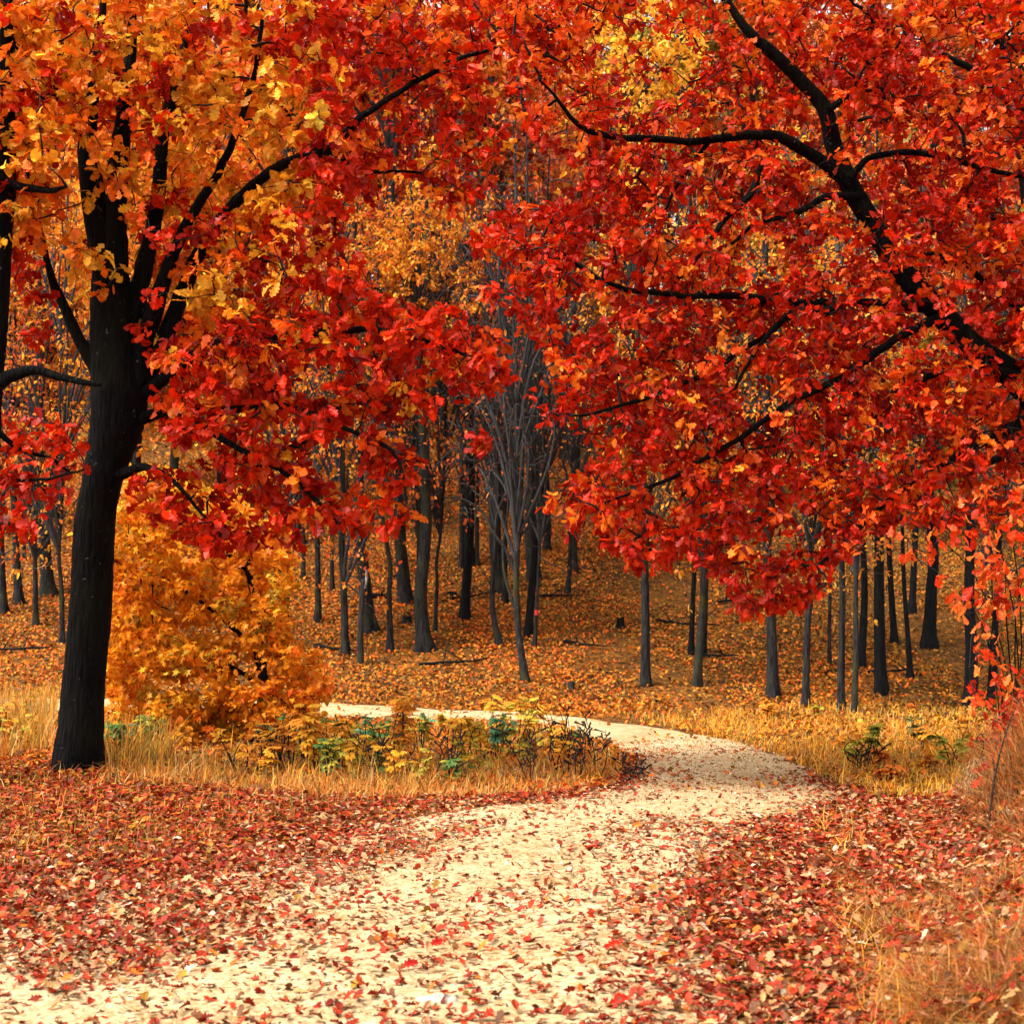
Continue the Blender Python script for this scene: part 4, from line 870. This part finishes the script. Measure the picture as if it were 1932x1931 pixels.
PL = [('feathery yellow plant at the maple foot', 590, 1468, .62, 64, YEL, YEL2, 'pinnate', .11), ('smaller yellow plant right of the feathery one', 655, 1470, .42, 44, YEL, YGR, 'pinnate', .10),
 ('tall amber plant beside the teal leaves', 745, 1445, .66, 70, YEL2, YEL, 'pinnate', .11), ('dark green bush where the far track shows', 650, 1400, .34, 40, GRN, TEAL, 'palm', .09),
 ('teal leaved plant left of the amber plant', 705, 1420, .40, 30, TEAL, GRN, 'palm', .09), ('yellow plant in the middle of the island', 850, 1440, .48, 50, YEL, YGR, 'pinnate', .11),
 ('tallest yellow plant near the island tip', 970, 1420, .80, 80, YEL, YGR, 'pinnate', .11), ('teal and lime plant under the tallest yellow plant', 940, 1440, .45, 44, TEAL, YGR, 'palm', .09),
 ('lime leaved plant behind the tallest yellow one', 1000, 1400, .50, 26, YGR, YEL, 'palm', .09), ('lime plant left of the island middle', 800, 1420, .44, 24, YGR, TEAL, 'palm', .085),
 ('pale lime sprig in the grass of the island', 890, 1465, .34, 18, YGR, YEL, 'palm', .11), ('yellow sprig near the island tip', 1050, 1430, .40, 20, YEL, YEL2, 'pinnate', .14),
 ('green weed in the golden grass at the right', 1640, 1440, .42, 30, (.22, .26, .04), YGR, 'palm', .09), ('grey green weed beyond the golden grass', 1725, 1410, .36, 26, (.16, .18, .06), (.2, .2, .05), 'palm', .085),
 ('yellow green weed against the grassy bank', 1800, 1470, .40, 26, YGR, (.3, .3, .04), 'palm', .085), ('green weed at the foot of the oak trunk', 232, 1440, .40, 36, (.10, .15, .06), GRN, 'palm', .09),
 ('yellow weed left of the oak trunk', 60, 1400, .40, 26, YEL2, YGR, 'palm', .085), ('olive weed at the left edge', 15, 1390, .42, 26, YGR, YEL2, 'palm', .085), ('dark weed under the golden maple', 530, 1430, .42, 40, (.06, .09, .05), GRN, 'palm', .09)]
for n_, (lb, x_, y_, h_, nl, c1, c2, kd, sz_) in enumerate(PL): leafy_plant('leafy_plant', lb, x_, y_, h_, nl, c1, c2, 600 + n_, sz_, kd, 'undergrowth plants')
q0 = np.random.default_rng(640); wx, wy = sample_poly([(420, 1470), (640, 1400), (860, 1385), (1040, 1400), (1140, 1440), (1100, 1478), (700, 1490)], 44)
for n_ in range(44):
    pal = [(YEL, YEL2, 'yellow'), (YGR, YEL, 'lime'), (YEL2, (.6, .2, .03), 'amber'), (GRN, YGR, 'green')][int(q0.choice(4, p=[.35, .25, .25, .15]))]
    leafy_plant('leafy_weed', f'small {pal[2]} weed mixed into the island undergrowth', wx[n_], wy[n_], q0.uniform(.24, .50), int(q0.integers(18, 30)), pal[0], pal[1], 650 + n_, q0.uniform(.06, .09), 'palm' if q0.random() < .6 else 'pinnate', 'small weeds of the island')
wx, wy = sample_poly([(-30, 1370), (90, 1360), (95, 1420), (-30, 1440)], 9)
for n_ in range(9): leafy_plant('leafy_weed', 'yellow green weed in the patch left of the oak trunk', wx[n_], wy[n_], q0.uniform(.3, .5), 20, YEL2, YGR, 720 + n_, .12, 'palm', 'weeds left of the oak')
wx, wy = sample_poly([(200, 1410), (320, 1405), (320, 1440), (200, 1440)], 6)
for n_ in range(6): leafy_plant('leafy_weed', 'dark green weed between the oak trunk and the golden maple', wx[n_], wy[n_], q0.uniform(.3, .5), 26, GRN, YGR, 740 + n_, .085, 'palm', 'weeds right of the oak')
wx, wy = sample_poly(STRIP_P, 16)
for n_ in range(16):
    pal = [(YEL2, YEL, 'amber'), (YGR, YEL2, 'lime'), ((.7, .2, .03), YEL2, 'rusty')][int(q0.integers(3))]
    leafy_plant('leafy_weed', f'small {pal[2]} weed in the golden grass right of the bend', wx[n_], wy[n_], q0.uniform(.15, .30), 14, pal[0], pal[1], 690 + n_, q0.uniform(.07, .11), 'palm', 'small weeds in the golden grass')
def dry_stalk(label, x, y, h, seed):
    q = np.random.default_rng(seed); B_ = hit([x], [y])[0]; root = empty('dry_stalk', B_); tag(root, label, 'plant', 'dead stalks')
    for s_ in range(3):
        e = B_ + np.array([q.normal(0, .10), q.normal(0, .08), h * q.uniform(.7, 1.05)]); s = np.linspace(0, 1, 7)[:, None]; p_ = B_ - [0, 0, .03] + (e - B_) * s + q.normal(0, .03, 3) * np.sin(s * np.pi)
        bg = Bag().add(*tube(p_, np.linspace(.005, .002, 7), 4))
        for k_ in range(9):
            f = q.uniform(.35, 1); c = p_[0] + (p_[-1] - p_[0]) * f; d = np.array([q.normal(), q.normal(), q.uniform(.3, 1.4)]); d = unit(d) * .09; bg.add(*tube(np.array([c, c + d * .5, c + d]), [.003, .004, .008], 4))
        bg.build('stem', M_TWIG, root, B_)
for n_, (x_, y_, h_) in enumerate([(1068, 1470, .60), (1090, 1480, .50), (1125, 1470, .52), (1000, 1480, .5), (1175, 1478, .24), (705, 1480, .5), (1620, 1460, .28), (860, 1478, .5)]):
    dry_stalk(['brown dead stalk tallest at the island tip', 'brown dead stalk in the island tip cluster', 'dead stalk rightmost in front of the track bend', 'dead stalk below the tallest yellow plant', 'short dead stalk at the very tip of the island', 'dead stalk in front of the amber plant', 'small dead stalk at the golden grass edge', 'dead stalk in the island middle'][n_], x_, y_, h_, 700 + n_)

# ------------------------------------------------------------------ dry grass
def grass(name, label, polys):
    Vs, Ts, Cs, n0 = [], [], [], 0
    for poly, n, h0, h1, cols, lean, dens in polys:
        x, y = sample_poly(poly, n, dens); b = hit(x, y); q = rng
        h = q.uniform(h0, h1, n) * (.75 + .5 * (wav(b[:, 0], b[:, 1], 3, 8) > 0)); a = q.uniform(0, 6.28, n); d = np.stack([np.cos(a), np.sin(a), np.zeros(n)], 1); ln = q.uniform(.1, 1.0, n) * lean
        wd = q.uniform(.0022, .0048, n) * (b[:, 1] / 9).clip(.7, 1.7); pa = a + q.normal(1.57, .5, n); sd = np.stack([np.cos(pa), np.sin(pa), np.zeros(n)], 1)
        lv = []
        for t in (0, .4, .75, 1.0):
            c = b + np.array([0, 0, 1.])[None] * (h * (t - .42 * ln * t * t))[:, None] + d * (h * ln * t ** 1.6)[:, None]; c[:, 2] -= .01 * (t == 0)
            wt = wd * (1 - t) ** .6
            lv += [c - sd * wt[:, None], c + sd * wt[:, None]] if t < 1 else [c]
        V = np.stack(lv, 1); T = np.array([(0, 1, 3), (0, 3, 2), (2, 3, 5), (2, 5, 4), (4, 5, 6)])
        Vs.append(V.reshape(-1, 3)); Ts.append((T[None] + (np.arange(n) * 7)[:, None, None] + n0).reshape(-1, 3)); n0 += 7 * n
        c = np.array(cols)[q.integers(0, len(cols), n)] * q.uniform(.65, 1.25, (n, 1)); Cs.append(np.repeat(c, 7, 0))
    o = link(name, mesh(name, np.vstack(Vs), np.vstack(Ts), M_GRASS, True, {'tint': ('FLOAT_COLOR', np.clip(np.vstack(Cs), 0, .95))})); tag(o, label, 'grass', kind='stuff')
STRAW, GOLDG, ORG, BRN, OLV = (.58, .36, .12), (.78, .38, .03), (.66, .21, .03), (.22, .10, .03), (.32, .25, .035)
ISLAND = [(200, 1440), (430, 1420), (600, 1395), (640, 1375), (860, 1372), (1040, 1385), (1120, 1410), (1180, 1445), (1170, 1475), (1050, 1498), (700, 1508), (450, 1492), (200, 1462)]
FRONT = [(200, 1455), (560, 1470), (900, 1470), (1150, 1455), (1185, 1470), (1060, 1503), (700, 1515), (450, 1500), (200, 1480)]
STRIP = [(1150, 1350), (1300, 1350), (1560, 1335), (1860, 1340), (1870, 1420), (1850, 1510), (1650, 1505), (1570, 1480), (1470, 1430), (1320, 1385)]
BANK = [(1600, 1640), (1660, 1545), (1780, 1520), (1850, 1480), (1870, 1380), (1932, 1320), (1990, 1320), (1990, 1960), (1740, 1960), (1690, 1850), (1640, 1750)]
VERGE = [(-40, 1320), (110, 1310), (100, 1420), (-40, 1450)]
LEFTV = [(-40, 1470), (200, 1470), (700, 1515), (500, 1560), (200, 1640), (-40, 1660)]
grass('dry_grass', 'dry straw and golden grass along the track', [
 (ISLAND, 5500, .08, .26, [ORG, GOLDG, STRAW, BRN, OLV], 1.0, None), (FRONT, 5500, .04, .14, [ORG, STRAW, (.82, .36, .07), ORG], 1.2, None),
 (STRIP, 9000, .06, .22, [GOLDG, GOLDG, STRAW, ORG, OLV, (.85, .40, .03)], 1.1, None), (BANK, 16000, .04, .22, [(.42, .25, .08), ORG, (.50, .15, .03), BRN, BRN, (.45, .10, .03), (.40, .20, .03)], 1.9, None),
 ([(1835, 1420), (1880, 1340), (1990, 1320), (1990, 1640), (1860, 1600)], 4200, .14, .36, [ORG, (.45, .12, .03), BRN, (.40, .24, .08), BRN], 1.4, None),
 ([(185, 1395), (330, 1400), (330, 1450), (190, 1455)], 1300, .22, .42, [GOLDG, ORG, OLV, BRN], .8, None),
 (VERGE, 2200, .22, .48, [GOLDG, STRAW, OLV, ORG], .6, None), (LEFTV, 1500, .05, .18, [OLV, ORG, STRAW, BRN], .9, None),
 ([(1540, 1560), (1660, 1520), (1700, 1700), (1780, 1960), (1640, 1960)], 900, .06, .2, [STRAW, ORG, GOLDG], 1.1, None)])
# grass curtain hanging over the bank edge
q = np.random.default_rng(71); Vs, Ts = [], []
B_ = hit([1852], [1540])[0]; root = empty('grass_tussock', B_); tag(root, 'brown hanging grass tussock at the bank edge', 'grass tussock')
bg = Bag()
for k_ in range(230):
    t0 = P(q.uniform(1835, 1885), q.uniform(1425, 1470), q.uniform(9.0, 9.4)); e = np.array([t0[0] + q.normal(-.05, .06), t0[1] - q.uniform(.02, .25), gz(t0[0] - .1, t0[1] - .2) + q.uniform(0, .12)]); s = np.linspace(0, 1, 5)[:, None]
    p_ = t0 + (e - t0) * s + np.array([-.05, -.08, .08]) * np.sin(s * np.pi) * q.uniform(.3, 1.4); bg.add(*tube(p_, np.linspace(.0035, .0015, 5), 3))
m_, nt_, ou_ = new_mat('hanging_grass'); pb_ = nd(nt_, 'ShaderNodeBsdfPrincipled'); ra_ = nd(nt_, 'ShaderNodeValToRGB'); no_ = nd(nt_, 'ShaderNodeTexNoise'); no_.inputs['Scale'].default_value = 40; ra_.color_ramp.elements[0].color = (.08, .045, .02, 1); ra_.color_ramp.elements[1].color = (.55, .33, .12, 1)
ra_.color_ramp.elements[0].position = .35; ra_.color_ramp.elements[1].position = .7; nt_.links.new(no_.outputs['Fac'], ra_.inputs[0]); nt_.links.new(ra_.outputs[0], pb_.inputs['Base Color']); pb_.inputs['Roughness'].default_value = .8; nt_.links.new(pb_.outputs[0], ou_.inputs[0])
tag(bg.build('blades', m_, root, B_), kind='stuff')

# ------------------------------------------------------------------ fallen leaves
PINK, TAN, BR, PALE = np.array([.78, .40, .26]), np.array([.62, .36, .15]), np.array([.20, .07, .025]), np.array([.82, .62, .42])
def lay(X, Y, size, tilt, seed):
    q = np.random.default_rng(seed); n = len(X); a = q.uniform(0, 6.28, n); e = .05; sx = (gz(X + e, Y) - gz(X - e, Y)) / (2 * e); sy = (gz(X, Y + e) - gz(X, Y - e)) / (2 * e)
    nr = unit(np.stack([-sx, -sy, np.ones(n)], 1) + q.normal(0, tilt, (n, 3))); ax = np.stack([np.cos(a), np.sin(a), q.normal(0, tilt, n)], 1)
    ax[:, 2] += sx * ax[:, 0] + sy * ax[:, 1]
    R_ = frames(ax, nr); s_ = q.uniform(size[0], size[1], n)
    pos = np.stack([X, Y, gz(X, Y)], 1); pos -= R_[:, :, 1] * (s_ * .5)[:, None]
    pos[:, 2] += .016 + q.exponential(.010, n) + .22 * s_ * np.abs(R_[:, 2, 1])
    return dict(pos=pos, R=R_, size=s_)
# near ground: thick on the verges, thin along the track
cand = 330000; q = np.random.default_rng(81)
Yc = np.sqrt(q.uniform(3.2 ** 2, 15.5 ** 2, cand)); Xc = q.uniform(-.43, .43, cand) * Yc
ind = path_depth(Xc, Yc); px, py, _ = project(np.stack([Xc, Yc, gz(Xc, Yc)], 1))
pr = np.where(ind < 0, .72, .72 * np.exp(-ind / np.where(Yc > 9, .12, .30)) + np.where(Yc > 9.3, .04, .13))
pr = np.where((ind < -.15) & inpoly(px, py, ISLAND), .06, pr); pr = np.where((ind < -.3) & inpoly(px, py, STRIP), .08, pr); onb = inpoly(px, py, BANK); pr = np.where(onb, .62, pr)
pr *= np.where(Yc > 12.5, .4, 1)
blot = wav(Xc, Yc, 2.2, 91); pr *= np.clip(.85 + .9 * blot, .3, 1.5)
pr += np.where((ind > 0) & (px < 900) & (Yc < 9.5), .50 * sstep(1000, 150, px), 0) * np.clip(.7 + 1.2 * blot, 0, 2)
pr = np.where(py > 2100, .0, pr)
kp = q.random(cand) < pr; Xc, Yc, ind, px, py = Xc[kp], Yc[kp], ind[kp], px[kp], py[kp]
L = lay(Xc, Yc, (.026, .062), .22, 82); n = len(Xc); L['tmpl'] = q.integers(0, len(DRY), n); onb = inpoly(px, py, BANK); L['pos'][:, 2] += np.where(onb, q.uniform(0, .10, n), 0)
lefty = sstep(700, 300, px) * sstep(1680, 1560, py)
L['col'] = pick_cols(np.stack([.95 + 0 * px, .90 + 0 * px, .50 * (1 - lefty) + .1, .32 * (1 - lefty) + .1, .20 + .5 * lefty, .45 + .1 * lefty, .10 * (1 - lefty) + .01, .04 + .35 * lefty], 1), [np.array([.36, .030, .006]), np.array([.22, .014, .004]), np.array([.50, .22, .10]), np.array([.40, .22, .08]), np.array([.46, .11, .010]), BR * .7, PALE * .66, GOLD * .42]) * q.uniform(.6, 1.25, (n, 1))
L['col'] = np.clip(L['col'], .003, .9)
dep = Yc; vis = (px > 5) & (px < 1925) & (py > 1480) & (py < 1928)
sel = np.where(vis)[0]; sel = sel[np.argsort(Yc[sel])][:300]
def cname(c):
    r, g, b = c
    if g > .3: return 'cream'
    if g > .16: return 'pinkish tan'
    if g > .05 and r > .28: return 'orange'
    if g > .034: return 'brown'
    return 'crimson' if r > .26 else 'deep red'
keep = np.ones(n, bool); keep[sel] = False
for k_ in sel:
    o = link('fallen_leaf', one_mesh('fallen_leaf', DRY, int(L['tmpl'][k_]), M_FALLEN_ONE)); Mx = Matrix([list(r) for r in L['R'][k_] * L['size'][k_]]).to_4x4(); Mx.translation = Vector(L['pos'][k_]); o.matrix_basis = Mx
    c = L['col'][k_]; o.color = (float(c[0]), float(c[1]), float(c[2]), 1)
    where = 'on the bare pale track close to the camera' if ind[k_] > .35 else ('in the leaf drift along the right track edge' if px[k_] > 1100 else 'among the scattered leaves at the lower left')
    tag(o, f'{cname(c)} fallen oak leaf lying {where}', 'leaf', 'fallen leaves nearest the camera')
s = {k_: v[keep] for k_, v in L.items()}
yp = s['pos'][:, 1]; nD = len(DRY); s['tmpl'] = np.where(yp > 11, 2 * nD + 3, np.where(yp > 8, 2 * nD + s['tmpl'] % 3, s['tmpl'] + np.where(yp > 5.6, nD, 0)))
V, T, ex = bake(s['pos'], s['R'], s['size'], s['tmpl'], DRY + DRY_LOW + OVALS + CHIPS, {'tint': ('FLOAT_COLOR', s['col'])})
tag(link('fallen_leaves', mesh('fallen_leaves', V, T, M_FALLEN, False, ex)), 'red and pink fallen leaves covering the verges and track', 'leaves', kind='stuff')
# single leaves that stand out on the track
for x_, y_, lb, c in ((1153, 1800, 'bright red upright leaf alone on the track right of centre', (.6, .03, .01)), (820, 1797, 'dark red curled leaf alone on the track left of centre', (.40, .01, .008)), (768, 1843, 'dark red leaf standing up on the lower track', (.42, .012, .01)), (1200, 1570, 'orange leaf alone on the far bright track', (.75, .20, .03)), (1165, 1912, 'crumpled red leaf at the bottom edge of the track', (.55, .02, .01))):
    b = hit([x_], [y_])[0]; o = link('fallen_leaf', one_mesh('fallen_leaf', DRY, 0, M_FALLEN_ONE)); R_ = frames(np.array([[.9, .1, .45]]), np.array([[0, -.8, .6]]))[0] * .075
    Mx = Matrix([list(r) for r in R_]).to_4x4(); Mx.translation = Vector(b + [-.03, 0, .03]); o.matrix_basis = Mx; o.color = (*c, 1); tag(o, lb, 'leaf', 'fallen leaves nearest the camera')
# grit and leaf crumbs on the track
cg = 60000; Yg = np.sqrt(q.uniform(3.2 ** 2, 17 ** 2, cg)); Xg = q.uniform(-.43, .43, cg) * Yg; ig = path_depth(Xg, Yg); kg = (ig > .02) & (q.random(cg) < np.clip(.75 + .9 * wav(Xg, Yg, 1.7, 92), .12, 1)); Xg, Yg = Xg[kg], Yg[kg]
Lg = lay(Xg, Yg, (.006, .026), .6, 85); Lg['pos'][:, 2] += .004
cgr = pick_cols(np.tile(np.array([[.5, .5, .35, .35, .3]]), (len(Xg), 1)), [BR * .6, TAN * .7, np.array([.42, .10, .03]), np.array([.75, .62, .45]), np.array([.10, .07, .04])])
V, T, ex = bake(Lg['pos'], Lg['R'], Lg['size'], np.zeros(len(Xg), int), CHIPS, {'tint': ('FLOAT_COLOR', cgr)})
tag(link('leaf_crumbs', mesh('leaf_crumbs', V, T, M_FALLEN, False, ex)), 'brown leaf crumbs and grit strewn over the pale track', 'leaves', kind='stuff')
# hillside litter
def litter(name, label, n, ymin, ymax, sz, cols, dens=None, seed=90):
    q = np.random.default_rng(seed); Y = np.sqrt(q.uniform(ymin ** 2, ymax ** 2, n)); X = q.uniform(-.45, .45, n) * Y
    ind = path_depth(X, Y) if ymin < 30 else np.full(n, -1.)
    kp = (ind < .05) | (q.random(n) < .06); X, Y = X[kp], Y[kp]; Ll = lay(X, Y, sz, .55, seed + 1); m = len(X); Ll['pos'][:, 2] += .005
    nz = wav(X, Y, .8, 61); rt = sstep(1, 9, X); Wt = np.stack([.8 + .3 * nz - .35 * rt, .8 + .4 * nz - .55 * rt, .45 - .4 * nz + .6 * rt, .35 + .1 * rt, .5 - .35 * nz + .5 * rt], 1).clip(.03); c = pick_cols(Wt, cols) * q.uniform(.4, 1.2, (m, 1)); kk = q.random(m) < np.clip(1.0 + 1.5 * wav(X, Y, 1.1, 63), .28, 1)
    Ll = {k_: v[kk] for k_, v in Ll.items()}; c = c[kk]; m = int(kk.sum())
    V, T, ex = bake(Ll['pos'], Ll['R'], Ll['size'], np.zeros(m, int), CHIPS, {'tint': ('FLOAT_COLOR', np.clip(c, .003, .9))})
    tag(link(name, mesh(name, V, T, M_FALLEN, False, ex)), label, 'leaves', kind='stuff')
HC = [np.array([.84, .25, .014]), np.array([.74, .13, .010]), np.array([.34, .17, .015]), np.array([.52, .23, .018]), np.array([.09, .036, .010])]
litter('hillside_leaves', 'orange and ochre leaf litter over the hillside', 175000, 17, 44, (.055, .10), HC)
litter('upper_hillside_leaves', 'ochre leaf litter high on the hillside', 55000, 44, 75, (.12, .20), HC, seed=93)
litter('verge_leaves', 'orange leaf litter among the grass', 30000, 10.5, 17, (.04, .075), HC, seed=95)

# ------------------------------------------------------------------ stones
def stone(label, x, y, wpx, hpx, mat, seed):
    b = hit([x], [y])[0]; sc_ = b[1] / F; q = np.random.default_rng(seed); n, m = 12, 18; V = []
    ph = q.uniform(0, 6.28, 6)
    for i_ in range(n + 1):
        th = math.pi * i_ / n
        for j_ in range(m):
            f = 2 * math.pi * j_ / m; r = 1 + .10 * math.sin(2 * f + ph[0]) + .08 * math.sin(3 * f + ph[1] + 2 * th) + .06 * math.sin(5 * th + ph[2] + f)
            V.append((r * math.sin(th) * math.cos(f) * wpx * sc_ / 2, r * math.sin(th) * math.sin(f) * wpx * sc_ * .35, r * math.cos(th) * hpx * sc_ * .7))
    i_, j_ = np.meshgrid(np.arange(n), np.arange(m), indexing='ij'); k_ = i_ * m + j_; k2 = i_ * m + (j_ + 1) % m
    o = link('stone', mesh('stone', np.array(V), np.stack([k_, k_ + m, k2 + m, k2], -1).reshape(-1, 4), mat)); o.location = tuple(b + [0, 0, hpx * sc_ * .2]); tag(o, label, 'stone', 'stones on the track')
stone('small dark stone at the outer edge of the track bend', 1503, 1508, 11, 9, M_STONE, 1)
stone('pale flat stone half buried in the track at the bottom', 830, 1890, 75, 20, M_STONE_PALE, 2)
stone('pale pebble beside the right leaf drift', 1660, 1556, 17, 8, M_STONE_PALE, 3)
stone('white pebble on the inner track edge', 1080, 1518, 14, 7, M_STONE_PALE, 4)
stone('pale pebble below the dark stone at the bend', 1500, 1524, 12, 6, M_STONE_PALE, 5)
stone('pale pebble on the left half of the track', 905, 1716, 22, 8, M_STONE_PALE, 6)
stone('grey pebble at the right leaf drift top', 1738, 1528, 9, 6, M_STONE, 7)
